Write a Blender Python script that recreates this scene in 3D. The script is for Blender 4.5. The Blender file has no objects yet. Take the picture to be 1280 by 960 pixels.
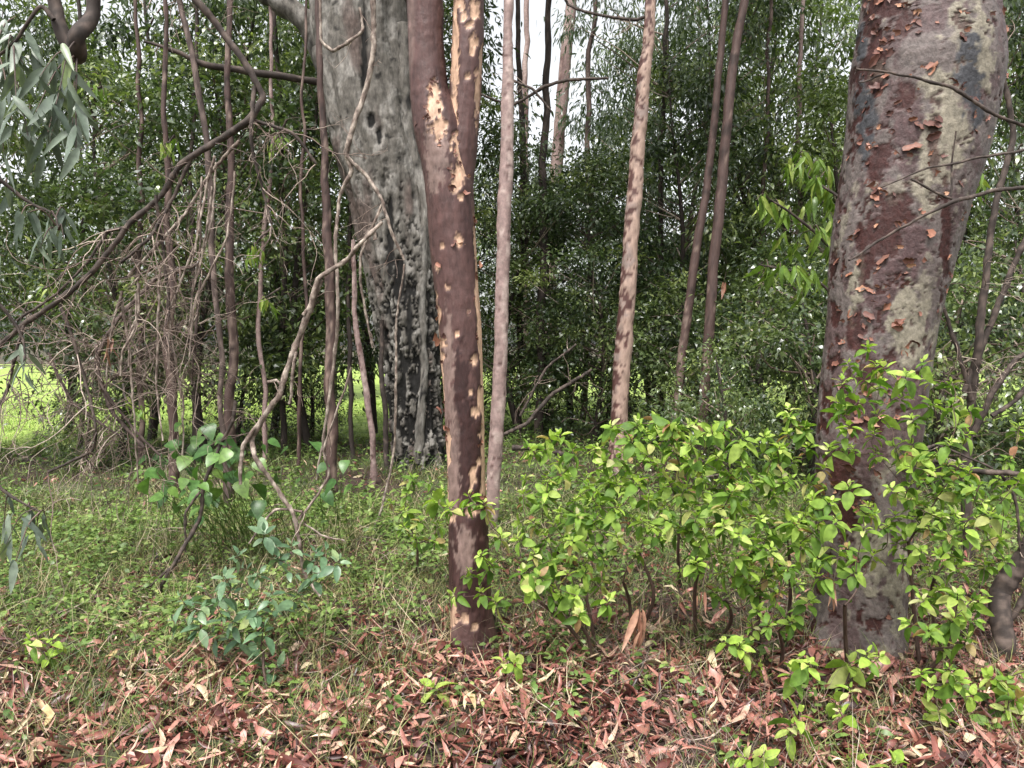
import bpy, math, random
import numpy as np
from mathutils import Vector

# ------------------------------------------------------------------ camera, sky, sun, exposure
scene = bpy.context.scene
FPX, CAM_H, PITCH = 925.0, 1.6, math.radians(3.1)
cam_d = bpy.data.cameras.new('camera'); cam = bpy.data.objects.new('camera', cam_d)
scene.collection.objects.link(cam); scene.camera = cam
cam_d.sensor_width = 36.0; cam_d.lens = 36.0 * FPX / 1280.0
cam_d.clip_start = 0.05; cam_d.clip_end = 600.0
cam.location = (0, 0, CAM_H); cam.rotation_euler = (math.radians(90) - PITCH, 0, 0)

SUN_EL, SUN_AZ = math.radians(62), math.radians(200)      # azimuth clockwise from +Y (behind the camera)
world = bpy.data.worlds.new('World'); scene.world = world; world.use_nodes = True
wn, wl = world.node_tree.nodes, world.node_tree.links
bg = wn['Background']
sky = wn.new('ShaderNodeTexSky'); sky.sky_type = 'NISHITA'; sky.sun_disc = False
sky.sun_elevation = SUN_EL; sky.sun_rotation = SUN_AZ
sky.air_density = 1.0; sky.dust_density = 4.0; sky.ozone_density = 1.0
hs = wn.new('ShaderNodeHueSaturation'); hs.inputs['Saturation'].default_value = 0.14
wl.new(sky.outputs[0], hs.inputs['Color']); wl.new(hs.outputs[0], bg.inputs['Color'])
bg.inputs['Strength'].default_value = 0.12

sd = bpy.data.lights.new('sun', 'SUN'); so = bpy.data.objects.new('sun', sd); scene.collection.objects.link(so)
sd.energy = 1.5; sd.angle = math.radians(11); sd.color = (1.0, 0.965, 0.92)
sdir = Vector((math.sin(SUN_AZ) * math.cos(SUN_EL), math.cos(SUN_AZ) * math.cos(SUN_EL), math.sin(SUN_EL)))
so.rotation_euler = sdir.to_track_quat('Z', 'Y').to_euler(); so.location = (0, -6, 20)

vs = scene.view_settings
vs.view_transform = 'Standard'; vs.look = 'None'; vs.gamma = 1.0; vs.use_curve_mapping = False
vs.exposure = 1.58
cy = scene.cycles
cy.max_bounces = 6; cy.diffuse_bounces = 4; cy.glossy_bounces = 2; cy.transmission_bounces = 3; cy.transparent_max_bounces = 4
cy.sample_clamp_indirect = 6.0

# ------------------------------------------------------------------ helpers
rng = np.random.default_rng(7)
random.seed(7)
COL = scene.collection
CAMP = np.array([0, 0, CAM_H])
_fw = np.array([0, math.cos(PITCH), -math.sin(PITCH)]); _up = np.array([0, math.sin(PITCH), math.cos(PITCH)])

def at(px, py, Y):
    d = np.array([(px - 640) / FPX, 0, 0]) + _up * ((480 - py) / FPX) + _fw
    return CAMP + d * (Y / d[1])

def proj(P):
    Q = np.asarray(P) - CAMP
    z = Q @ _fw
    return 640 + FPX * Q[:, 0] / z, 480 - FPX * (Q @ _up) / z

_perm = np.random.default_rng(3).permutation(256); _perm = np.concatenate([_perm, _perm, _perm])
_g = np.random.default_rng(4).normal(size=(256, 3)); _g /= np.linalg.norm(_g, axis=1)[:, None]
def noise(P, scale=1.0):
    p = np.asarray(P, float) * scale
    i = np.floor(p).astype(int); f = p - i
    u = f * f * f * (f * (f * 6 - 15) + 10)
    i &= 255
    def gr(dx, dy, dz):
        h = _perm[_perm[_perm[(i[:, 0] + dx) & 255] + ((i[:, 1] + dy) & 255)] + ((i[:, 2] + dz) & 255)]
        return np.einsum('ij,ij->i', _g[h], f - np.array([dx, dy, dz]))
    def lp(a, b, t): return a + (b - a) * t
    x00 = lp(gr(0,0,0), gr(1,0,0), u[:,0]); x10 = lp(gr(0,1,0), gr(1,1,0), u[:,0])
    x01 = lp(gr(0,0,1), gr(1,0,1), u[:,0]); x11 = lp(gr(0,1,1), gr(1,1,1), u[:,0])
    return lp(lp(x00, x10, u[:,1]), lp(x01, x11, u[:,1]), u[:,2])
def fbm(P, scale=1.0, octv=4, gain=0.5):
    s, a, t = 0, 1.0, 0
    for k in range(octv):
        s = s + a * noise(np.asarray(P) + 17.3 * k, scale * 2 ** k); t += a; a *= gain
    return s / t
def sstep(x, a, b):
    t = np.clip((x - a) / (b - a), 0, 1); return t * t * (3 - 2 * t)

def gz(x, y):
    x = np.atleast_1d(np.asarray(x, float)); y = np.atleast_1d(np.asarray(y, float))
    P = np.stack([x, y, np.zeros_like(x)], 1)
    return 0.07 * noise(P, 0.45) + 0.035 * noise(P, 1.7)
def ground_at(px, py):
    d = np.array([(px - 640) / FPX, 0, 0]) + _up * ((480 - py) / FPX) + _fw
    z = 0.0
    for _ in range(4):
        p = CAMP + d * ((CAM_H - z) / -d[2]); z = float(gz(p[0], p[1])[0])
    return np.array([p[0], p[1], z])

def mesh(name, V, Fs, attrs=None, mats=(), smooth=True):
    """V (n,3); Fs list of (m,k) index arrays"""
    me = bpy.data.meshes.new(name)
    V = np.asarray(V, np.float32)
    Fs = [np.asarray(f, np.int32) for f in Fs if len(f)]
    me.vertices.add(len(V)); me.vertices.foreach_set('co', V.ravel())
    loops = np.concatenate([f.ravel() for f in Fs])
    sizes = np.concatenate([np.full(len(f), f.shape[1], np.int32) for f in Fs])
    starts = np.concatenate([[0], np.cumsum(sizes)[:-1]]).astype(np.int32)
    me.loops.add(len(loops)); me.loops.foreach_set('vertex_index', loops)
    me.polygons.add(len(sizes)); me.polygons.foreach_set('loop_start', starts)
    if smooth: me.polygons.foreach_set('use_smooth', np.ones(len(sizes), bool))
    for k, a in (attrs or {}).items():
        at_ = me.attributes.new(k, 'FLOAT', 'POINT'); at_.data.foreach_set('value', np.asarray(a, np.float32))
    for m in (mats if isinstance(mats, (list, tuple)) else [mats]): me.materials.append(m)
    me.update(calc_edges=True)
    return me

def obj(name, me, parent=None, loc=None):
    o = bpy.data.objects.new(name, me); COL.objects.link(o)
    if parent is not None: o.parent = parent
    if loc is not None: o.location = loc
    return o
def tag(o, label, cat=None, group=None, kind=None):
    o['label'] = label
    if cat: o['category'] = cat
    if group: o['group'] = group
    if kind: o['kind'] = kind
    return o
def thing(name, label, cat, loc=(0, 0, 0), group=None):
    e = bpy.data.objects.new(name, None); COL.objects.link(e); e.location = loc; e.empty_display_size = .1
    return tag(e, label, cat, group)

def catmull(P, n):
    P = np.asarray(P, float)
    if len(P) < 3:
        t = np.linspace(0, 1, n)[:, None]; return P[0] * (1 - t) + P[-1] * t
    Q = np.vstack([2 * P[:1] - P[1:2], P, 2 * P[-1:] - P[-2:-1]])
    k = len(P) - 1
    t = np.linspace(0, k, n); i = np.minimum(t.astype(int), k - 1); u = (t - i)[:, None]
    a, b, c, d = Q[i], Q[i+1], Q[i+2], Q[i+3]
    return 0.5 * (2*b + (c-a)*u + (2*a-5*b+4*c-d)*u**2 + (3*b-a-3*c+d)*u**3)

def lin(P, n):
    P = np.asarray(P, float); t = np.linspace(0, len(P) - 1, n); return np.stack([np.interp(t, np.arange(len(P)), P[:, k]) for k in range(3)], 1)
def tube(P, R, rings, segs, vertical=False, kink=0):
    """P,R control points and radii; returns V (rings*segs,3), quads, theta, s, centre, outward"""
    P = np.asarray(P, float); R = np.asarray(R, float)
    C = catmull(P, rings) if not kink else kink * lin(P, rings) + (1 - kink) * catmull(P, rings)
    r = np.interp(np.linspace(0, 1, rings), np.linspace(0, 1, len(R)), R)
    T = np.gradient(C, axis=0); T /= np.linalg.norm(T, axis=1)[:, None] + 1e-9
    if vertical:
        X = np.tile([1.0, 0, 0], (rings, 1)); X -= T * (X * T).sum(1)[:, None]
        X /= np.linalg.norm(X, axis=1)[:, None]; Y = np.cross(T, X)
    else:
        ref = np.array([0.31, 0.77, 0.55]); X = np.zeros_like(T)
        x = np.cross(T[0], ref); x /= np.linalg.norm(x)
        for i in range(rings):
            x = x - T[i] * (x @ T[i]); x /= np.linalg.norm(x) + 1e-9; X[i] = x
        Y = np.cross(T, X)
    th = np.arange(segs) * 2 * math.pi / segs
    out = X[:, None] * np.cos(th)[None, :, None] + Y[:, None] * np.sin(th)[None, :, None]
    V = (C[:, None] + out * r[:, None, None]).reshape(-1, 3)
    i = np.arange(rings - 1)[:, None] * segs; j = np.arange(segs)[None]; j2 = (j + 1) % segs
    F = np.stack([i + j, i + j2, i + segs + j2, i + segs + j], -1).reshape(-1, 4)
    return V, F, np.tile(th, rings), np.repeat(np.linspace(0, 1, rings), segs), np.repeat(C, segs, 0), out.reshape(-1, 3)

class MB:
    def __init__(s): s.V, s.Q, s.T, s.A, s.n = [], [], [], [], 0
    def add(s, V, quads=None, tris=None, a=0.5):
        if quads is not None and len(quads): s.Q.append(np.asarray(quads) + s.n)
        if tris is not None and len(tris): s.T.append(np.asarray(tris) + s.n)
        s.V.append(V); s.A.append(np.broadcast_to(np.asarray(a, float), (len(V),))); s.n += len(V)
    def tube(s, P, R, rings=8, segs=5, a=None):
        V, F, *_ = tube(P, R, rings, segs); s.add(V, F, a=random.random() if a is None else a)
    def build(s, name, mat):
        return mesh(name, np.concatenate(s.V), [np.concatenate(x) for x in (s.Q, s.T) if x], {'rnd': np.concatenate(s.A)}, mat)

def unit(v): return v / (np.linalg.norm(v, axis=-1, keepdims=True) + 1e-9)
def frames(D, N):
    D = unit(D); X = unit(np.cross(D, N)); Z = np.cross(X, D)
    return np.stack([X, D, Z], -1)         # columns: width, length, normal
def scatter(T, tris, pos, M, scale):
    """copies of template T at pos with frame M and scale (m,) or (m,3)"""
    sc = np.asarray(scale, float)
    if sc.ndim == 1: sc = sc[:, None].repeat(3, 1)
    V = np.einsum('mij,mnj->mni', M, T[None] * sc[:, None, :]) + pos[:, None]
    m, n = len(pos), len(T)
    F = (np.asarray(tris)[None] + (np.arange(m) * n)[:, None, None]).reshape(-1, np.asarray(tris).shape[1])
    return V.reshape(-1, 3), F
from mathutils import Matrix
def mat4(M3, sc, loc):
    m4 = Matrix((M3 * np.asarray(sc)[None, :]).tolist()).to_4x4(); m4.translation = Vector(loc); return m4
def rand_dirs(n, zlo=-1, zhi=1, r=rng):
    z = r.uniform(zlo, zhi, n); a = r.uniform(0, 2 * math.pi, n); q = np.sqrt(np.maximum(0, 1 - z * z))
    return np.stack([q * np.cos(a), q * np.sin(a), z], 1)

def leaf_template(width, fold, droop, secs=(0.12, 0.32, 0.58, 0.82), prof=None, curl=0.0):
    """leaf along +Y of unit length, normal +Z"""
    V = [(0, 0, 0)]; F = []
    prof = prof or (0.55, 1.0, 0.9, 0.5)
    def zz(y): return -droop * y * y
    for k, (y, w) in enumerate(zip(secs, prof)):
        hw = w * width / 2; cx = curl * math.sin(y * 3.0)
        V += [(cx - hw, y, zz(y) + fold * hw), (cx, y, zz(y)), (cx + hw, y, zz(y) + fold * hw)]
    V.append((curl * math.sin(3.0), 1.0, zz(1.0)))
    F += [(0, 2, 1), (0, 3, 2)]
    for k in range(len(secs) - 1):
        a = 1 + 3 * k; b = a + 3
        F += [(a, a+1, b+1), (a, b+1, b), (a+1, a+2, b+2), (a+1, b+2, b+1)]
    a = 1 + 3 * (len(secs) - 1); t = a + 3
    F += [(a, a+1, t), (a+1, a+2, t)]
    return np.array(V, float), np.array(F)
KITE = (np.array([(0, 0, 0), (-.5, .42, .10), (.5, .42, .10), (0, 1, -.12)], float), np.array([(0, 2, 1), (1, 2, 3)]))
LANCE = (np.array([(0, 0, 0), (-.5, .3, .08), (.5, .3, .08), (-.42, .65, .02), (.42, .65, .02), (0, 1, -.12)], float), np.array([(0,2,1),(1,2,4),(1,4,3),(3,4,5)]))

# ------------------------------------------------------------------ materials
def newmat(name):
    m = bpy.data.materials.new(name); m.use_nodes = True
    nt = m.node_tree; b = nt.nodes['Principled BSDF']; return m, nt, b
def ramp(nt, stops):
    r = nt.nodes.new('ShaderNodeValToRGB'); e = r.color_ramp.elements
    while len(e) < len(stops): e.new(0.5)
    for el, (p, c) in zip(e, stops): el.position = p; el.color = (*c, 1)
    return r
def leaf_mat(name, stops, rough=0.42, transl=0.3, source='attr', spec=0.5, tint=(1.0, 1.15, 0.55)):
    m, nt, b = newmat(name)
    if source == 'attr':
        s = nt.nodes.new('ShaderNodeAttribute'); s.attribute_name = 'rnd'; fac = s.outputs['Fac']
    else:
        s = nt.nodes.new('ShaderNodeObjectInfo'); fac = s.outputs['Random']
    r = ramp(nt, stops); nt.links.new(fac, r.inputs[0])
    no = nt.nodes.new('ShaderNodeTexNoise'); no.inputs['Scale'].default_value = 35; no.inputs['Detail'].default_value = 2
    g = nt.nodes.new('ShaderNodeNewGeometry'); nt.links.new(g.outputs['Position'], no.inputs['Vector'])
    mr = nt.nodes.new('ShaderNodeMapRange'); mr.inputs[1].default_value = .3; mr.inputs[2].default_value = .7; mr.inputs[3].default_value = .72; mr.inputs[4].default_value = 1.25
    nt.links.new(no.outputs[0], mr.inputs[0])
    mx = nt.nodes.new('ShaderNodeVectorMath'); mx.operation = 'SCALE'
    nt.links.new(r.outputs[0], mx.inputs[0]); nt.links.new(mr.outputs[0], mx.inputs['Scale'])
    nt.links.new(mx.outputs[0], b.inputs['Base Color'])
    b.inputs['Roughness'].default_value = rough; b.inputs['Specular IOR Level'].default_value = spec
    if transl > 0:
        t = nt.nodes.new('ShaderNodeBsdfTranslucent')
        mt = nt.nodes.new('ShaderNodeVectorMath'); mt.operation = 'MULTIPLY'; mt.inputs[1].default_value = tint
        nt.links.new(mx.outputs[0], mt.inputs[0]); nt.links.new(mt.outputs[0], t.inputs['Color'])
        ms = nt.nodes.new('ShaderNodeMixShader'); ms.inputs[0].default_value = transl
        nt.links.new(b.outputs[0], ms.inputs[1]); nt.links.new(t.outputs[0], ms.inputs[2])
        nt.links.new(ms.outputs[0], nt.nodes['Material Output'].inputs['Surface'])
    return m
def bark_mat(name, base, cols, rough=0.6, nscale=18.0, stretch=(1, 1, .35), var=0.35, bump=0.4, spec=0.35):
    """base colour mixed towards cols[k] by point attribute m<k>"""
    m, nt, b = newmat(name)
    tc = nt.nodes.new('ShaderNodeTexCoord'); mp = nt.nodes.new('ShaderNodeMapping'); mp.inputs['Scale'].default_value = stretch
    nt.links.new(tc.outputs['Object'], mp.inputs[0])
    n1 = nt.nodes.new('ShaderNodeTexNoise'); n1.inputs['Scale'].default_value = nscale; n1.inputs['Detail'].default_value = 6; n1.inputs['Roughness'].default_value = .65
    nt.links.new(mp.outputs[0], n1.inputs['Vector'])
    rgb = nt.nodes.new('ShaderNodeRGB'); rgb.outputs[0].default_value = (*base, 1); cur = rgb.outputs[0]
    for k, c in enumerate(cols):
        a = nt.nodes.new('ShaderNodeAttribute'); a.attribute_name = 'm%d' % k
        mx = nt.nodes.new('ShaderNodeMix'); mx.data_type = 'RGBA'
        nt.links.new(a.outputs['Fac'], mx.inputs['Factor']); nt.links.new(cur, mx.inputs['A']); mx.inputs['B'].default_value = (*c, 1)
        cur = mx.outputs['Result']
    mr = nt.nodes.new('ShaderNodeMapRange'); mr.inputs[1].default_value = .3; mr.inputs[2].default_value = .7
    mr.inputs[3].default_value = 1 - var; mr.inputs[4].default_value = 1 + var
    nt.links.new(n1.outputs[0], mr.inputs[0])
    sc = nt.nodes.new('ShaderNodeVectorMath'); sc.operation = 'SCALE'; nt.links.new(cur, sc.inputs[0]); nt.links.new(mr.outputs[0], sc.inputs['Scale'])
    nt.links.new(sc.outputs[0], b.inputs['Base Color'])
    bp = nt.nodes.new('ShaderNodeBump'); bp.inputs['Strength'].default_value = bump; bp.inputs['Distance'].default_value = .01
    nt.links.new(n1.outputs[0], bp.inputs['Height']); nt.links.new(bp.outputs[0], b.inputs['Normal'])
    b.inputs['Roughness'].default_value = rough; b.inputs['Specular IOR Level'].default_value = spec
    return m

M = {}
M['crown_dark'] = leaf_mat('crown_dark', [(0, (.022, .036, .018)), (.35, (.054, .084, .034)), (.7, (.13, .175, .06)), (1, (.28, .32, .11))], rough=.3, spec=.8, transl=.35)
M['crown_mid'] = leaf_mat('crown_mid', [(0, (.034, .054, .026)), (.35, (.08, .12, .048)), (.7, (.17, .22, .075)), (1, (.32, .36, .13))], rough=.3, spec=.8, transl=.35)
M['crown_grey'] = leaf_mat('crown_grey', [(0, (.055, .078, .055)), (.5, (.11, .145, .095)), (.9, (.17, .21, .13)), (1, (.27, .3, .14))], rough=.32, spec=.8, transl=.35)
M['crown_light'] = leaf_mat('crown_light', [(0, (.06, .09, .03)), (.5, (.14, .19, .055)), (.9, (.23, .29, .085)), (1, (.34, .38, .13))], rough=.32, spec=.8, transl=.38)
M['shrub_young'] = leaf_mat('shrub_young', [(0, (.22, .35, .045)), (.5, (.35, .49, .085)), (.85, (.48, .58, .16)), (1, (.56, .53, .3))], source='obj', rough=.55, spec=.3, transl=.42)
M['shrub_leaf'] = leaf_mat('shrub_leaf', [(0, (.07, .14, .022)), (.45, (.15, .26, .04)), (.85, (.26, .37, .065)), (.94, (.40, .40, .14)), (1, (.34, .17, .10))], source='obj', rough=.55, spec=.3, transl=.4)
M['shrub_stuff'] = leaf_mat('shrub_stuff', [(0, (.15, .26, .04)), (.5, (.3, .43, .075)), (1, (.46, .56, .15))], rough=.55, spec=.3, transl=.42)
M['blue_stuff'] = leaf_mat('blue_stuff', [(0, (.075, .145, .075)), (1, (.2, .3, .16))], rough=.4)
M['broad_leaf'] = leaf_mat('broad_leaf', [(0, (.05, .12, .03)), (.5, (.09, .19, .045)), (.92, (.16, .27, .06)), (1, (.25, .3, .07))], source='obj', rough=.38)
M['blue_leaf'] = leaf_mat('blue_leaf', [(0, (.075, .145, .075)), (.5, (.15, .25, .135)), (.95, (.22, .32, .18)), (1, (.26, .31, .10))], source='obj', rough=.36)
M['gum_leaf'] = leaf_mat('gum_leaf', [(0, (.07, .095, .07)), (.5, (.12, .155, .115)), (.9, (.17, .21, .15)), (1, (.2, .26, .1))], source='obj', rough=.4, transl=.2)
M['lance_leaf'] = leaf_mat('lance_leaf', [(0, (.12, .21, .035)), (.6, (.18, .28, .05)), (1, (.32, .38, .09))], source='obj', rough=.38)
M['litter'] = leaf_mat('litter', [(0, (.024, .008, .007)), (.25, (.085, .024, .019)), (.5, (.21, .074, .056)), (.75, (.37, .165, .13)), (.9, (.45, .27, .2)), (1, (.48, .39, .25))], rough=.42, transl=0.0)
M['litter_one'] = leaf_mat('litter_one', [(0, (.045, .014, .011)), (.2, (.12, .034, .024)), (.45, (.23, .09, .062)), (.7, (.35, .175, .13)), (.93, (.45, .30, .215)), (1, (.43, .33, .15))], source='obj', rough=.4, transl=0.0)
M['grass'] = leaf_mat('grass', [(0, (.055, .085, .022)), (.4, (.12, .165, .045)), (.7, (.24, .26, .09)), (1, (.45, .36, .22))], rough=.5, transl=.2)
M['straw_blade'] = leaf_mat('straw_blade', [(0, (.12, .13, .05)), (.4, (.25, .22, .10)), (.75, (.40, .32, .19)), (1, (.52, .43, .29))], rough=.6, transl=.15, tint=(1, 1, .9))
M['lawn_blade'] = leaf_mat('lawn_blade', [(0, (.12, .2, .035)), (.6, (.21, .32, .055)), (1, (.34, .4, .11))], rough=.5, transl=.3)
M['weed'] = leaf_mat('weed', [(0, (.05, .095, .024)), (.4, (.13, .21, .05)), (.8, (.23, .32, .085)), (1, (.36, .36, .14))], rough=.42)
M['dry_leaf'] = leaf_mat('dry_leaf', [(0, (.24, .11, .07)), (1, (.42, .24, .16))], source='obj', rough=.5, transl=.15, tint=(1, 1, 1))
M['twig'] = leaf_mat('twig', [(0, (.05, .032, .026)), (.4, (.14, .095, .075)), (.75, (.29, .22, .18)), (1, (.46, .38, .31))], rough=.7, transl=0)
M['pale_twig'] = bark_mat('pale_twig', (.13, .095, .078), [(.36, .30, .25)], rough=.8, nscale=60, var=.5, bump=.9)
M['dark_bark'] = bark_mat('dark_bark', (.035, .026, .022), [(.095, .07, .058)], rough=.8, nscale=25)
M['limb_bark'] = bark_mat('limb_bark', (.06, .042, .036), [(.15, .11, .095)], rough=.8, nscale=25)
M['shrub_stem'] = bark_mat('shrub_stem', (.075, .045, .035), [(.2, .2, .08)], rough=.6, nscale=40)
M['red_bark'] = bark_mat('red_bark', (.078, .040, .036), [(.5, .325, .225), (.032, .013, .012), (.175, .118, .102)], rough=.55, nscale=34, var=.42, bump=.6)
M['scribbly_bark'] = bark_mat('scribbly_bark', (.12, .097, .09), [(.040, .012, .010), (.215, .19, .145), (.045, .045, .05), (.074, .043, .043)], rough=.6, nscale=38, stretch=(1, 1, .75), var=.42, bump=.9)
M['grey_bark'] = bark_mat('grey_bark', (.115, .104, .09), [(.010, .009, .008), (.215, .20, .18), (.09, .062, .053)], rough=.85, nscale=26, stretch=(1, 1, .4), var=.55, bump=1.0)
M['spot_bark'] = bark_mat('spot_bark', (.33, .23, .185), [(.075, .034, .029), (.22, .165, .145)], rough=.65, nscale=22)
M['pink_bark'] = bark_mat('pink_bark', (.25, .175, .16), [(.11, .062, .056), (.38, .29, .26)], rough=.65, nscale=22, stretch=(1, 1, 1))
M['brown_bark'] = bark_mat('brown_bark', (.068, .041, .035), [(.03, .018, .015), (.19, .135, .11)], rough=.7, nscale=22)
M['flake'] = leaf_mat('flake', [(0, (.075, .028, .022)), (.55, (.16, .065, .045)), (.85, (.26, .11, .065)), (1, (.42, .23, .14))], source='obj', rough=.6, transl=0)

# ------------------------------------------------------------------ ground and lawn (one sheet to the horizon, lawn 2 cm turf above it)
def sheet(name, xs, ys, zf, mat):
    X, Y = np.meshgrid(xs, ys); x, y = X.ravel(), Y.ravel()
    V = np.stack([x, y, zf(x, y)], 1); n = len(xs)
    i = np.arange(len(ys) - 1)[:, None] * n; j = np.arange(n - 1)[None]
    F = np.stack([i + j, i + j + 1, i + n + j + 1, i + n + j], -1).reshape(-1, 4)
    return obj(name, mesh(name, V, [F], None, mat))
m, nt, b = newmat('soil'); M['soil'] = m
g = nt.nodes.new('ShaderNodeNewGeometry')
n1 = nt.nodes.new('ShaderNodeTexNoise'); n1.inputs['Scale'].default_value = 9; n1.inputs['Detail'].default_value = 8; n1.inputs['Roughness'].default_value = .7
n2 = nt.nodes.new('ShaderNodeTexNoise'); n2.inputs['Scale'].default_value = .8; n2.inputs['Detail'].default_value = 4
nt.links.new(g.outputs['Position'], n1.inputs['Vector']); nt.links.new(g.outputs['Position'], n2.inputs['Vector'])
r1 = ramp(nt, [(.3, (.016, .008, .006)), (.55, (.045, .024, .018)), (.75, (.10, .055, .04))]); r2 = ramp(nt, [(.35, (.03, .036, .014)), (.7, (.10, .115, .045))])
nt.links.new(n1.outputs[0], r1.inputs[0]); nt.links.new(n1.outputs[0], r2.inputs[0])
mx = nt.nodes.new('ShaderNodeMix'); mx.data_type = 'RGBA'
mr = nt.nodes.new('ShaderNodeMapRange'); mr.inputs[1].default_value = .45; mr.inputs[2].default_value = .6
nt.links.new(n2.outputs[0], mr.inputs[0]); nt.links.new(mr.outputs[0], mx.inputs['Factor'])
nt.links.new(r1.outputs[0], mx.inputs['A']); nt.links.new(r2.outputs[0], mx.inputs['B']); nt.links.new(mx.outputs['Result'], b.inputs['Base Color'])
b.inputs['Roughness'].default_value = .9
bp = nt.nodes.new('ShaderNodeBump'); bp.inputs['Distance'].default_value = .03; bp.inputs['Strength'].default_value = .8
nt.links.new(n1.outputs[0], bp.inputs['Height']); nt.links.new(bp.outputs[0], b.inputs['Normal'])
xs = np.concatenate([np.linspace(-300, -14, 24), np.linspace(-13.8, 13.8, 231), np.linspace(14, 300, 24)])
ys = np.concatenate([np.linspace(-80, -2, 12), np.linspace(-1.9, 16, 171), np.linspace(16.5, 80, 60), np.linspace(90, 420, 20)])
ground = sheet('ground', xs, ys, gz, M['soil'])
tag(ground, 'bare brown woodland soil under leaf litter', kind='structure')

m, nt, b = newmat('turf'); M['turf'] = m
g = nt.nodes.new('ShaderNodeNewGeometry'); n1 = nt.nodes.new('ShaderNodeTexNoise'); n1.inputs['Scale'].default_value = 3.0; n1.inputs['Detail'].default_value = 8
nt.links.new(g.outputs['Position'], n1.inputs['Vector'])
r1 = ramp(nt, [(.35, (.14, .21, .035)), (.5, (.24, .34, .06)), (.68, (.34, .42, .10))]); nt.links.new(n1.outputs[0], r1.inputs[0])
nt.links.new(r1.outputs[0], b.inputs['Base Color']); b.inputs['Roughness'].default_value = .8
def lawn_edge(x):
    x = np.atleast_1d(np.asarray(x, float)); P = np.stack([x, x * 0, x * 0 + 5.5], 1)
    return 14.2 + 1.0 * noise(P, .35) + .5 * noise(P, 1.3) - 1.6 * sstep(-x, .5, 2.5) - 1.0 * sstep(-x, 4.2, 6.5)
lx = np.concatenate([np.linspace(-120, -22, 20), np.linspace(-21, 21, 85), np.linspace(22, 120, 20)])
tt = np.concatenate([np.linspace(0, 1, 40) ** 2])
LV = []
e = lawn_edge(lx)
for t in tt:
    y = e + t * (58 - e); LV.append(np.stack([lx, y, gz(lx, y) + .022 - .03 * (t == 0)], 1))
n = len(lx); i = np.arange(len(tt) - 1)[:, None] * n; j = np.arange(n - 1)[None]
lawn = obj('lawn', mesh('lawn', np.concatenate(LV), [np.stack([i+j, i+j+1, i+n+j+1, i+n+j], -1).reshape(-1, 4)], None, M['turf']))
tag(lawn, 'bright green mown lawn in the clearing beyond the trees', kind='structure')

# ------------------------------------------------------------------ main trunks
def px_trunk(spec, Y, ytop=None):
    """spec rows (py, centre px, width px[, extra depth]); returns centre points, radii from bottom to top"""
    P, R = [], []
    for row in spec:
        y = Y + (row[3] if len(row) > 3 else 0)
        P.append(at(row[1], row[0], y)); R.append(row[2] / 2 * y / FPX)
    return np.array(P), np.array(R)

def blobs(px, py, front, L, wob):
    f = np.zeros(len(px))
    for (cx, cy, rx, ry) in L:
        d = np.sqrt(((px - cx) / rx) ** 2 + ((py - cy) / ry) ** 2) + wob
        f = np.maximum(f, sstep(1.15 - d, 0, .25))
    return f * front

# --- red smooth-barked tree (centre)
Yr = 3.85
tree = thing('red_barked_tree', 'smooth maroon gum tree with peeling peach patches and forked top, in the middle', 'tree', tuple(ground_at(590, 818)))
base = np.array(tree.location)
EDGE = []
def red_part(spec, name, rings, segs, flare, parent, pale, dark, grey):
    P, R = px_trunk(spec, Yr)
    V, F, th, s, C, out = tube(P, R, rings, segs, True)
    h = V[:, 2]
    rad = np.linalg.norm(V - C, axis=1)
    dr = .014 * fbm(V * [1, 1, .5], 5, 3) + .004 * fbm(V, 25, 2)
    if flare: dr += .018 * np.exp(-np.maximum(h, 0) / .10) * (1 + .7 * np.sin(3 * th + 1))
    px, py = proj(V); front = (out[:, 1] < .25).astype(float)
    wob = 2.6 * fbm(V * [1, 1, .6], 30, 5, .66) - .08
    nz = fbm(V * [1, 1, .6], 9, 4)
    p = blobs(px, py, front, pale, wob)
    p = np.maximum(p, np.maximum(sstep(nz, .36, .39) * (1 - front * .55), .8 * sstep(fbm(V * [1, 1, .6] + 77, 40, 4, .65), .30, .33)))
    # peeled strip on the right-hand edge
    u = out[:, 0]
    strip = sstep(u + .25 * fbm(V * [1, 1, .35], 6, 3) + .12*fbm(V, 30, 2), .80, .86) * sstep(py, 250, 300) * (1 - sstep(py, 600, 660))
    strip2 = sstep(-u + .35 * fbm(V * [1, 1, .35], 7, 3), .88, .93) * sstep(py, 360, 420)
    if flare: p = np.maximum(p, np.maximum(strip, strip2))
    d = np.maximum(blobs(px, py, front, dark, wob), sstep(fbm(V * [1, 1, .3] + 9, 4, 3) + .12 * sstep(u, 0, .6), .10, .26) * .75)
    gq = np.maximum(blobs(px, py, front, grey, wob), sstep(fbm(V * [1, 1, .25] + 31, 6, 3) - .12 * u, .12, .3) * .6)
    dr = dr - .008 * p + .003 * d + .003 * fbm(V * [1, 1, .5], 50, 3)
    V2 = V + out * dr[:, None]
    EDGE.append((V2, out, p))
    return obj(name, mesh(name, V2 - base, [F], {'m0': p, 'm1': d * (1 - p), 'm2': gq * (1 - p)}, M['red_bark']), parent)
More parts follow.
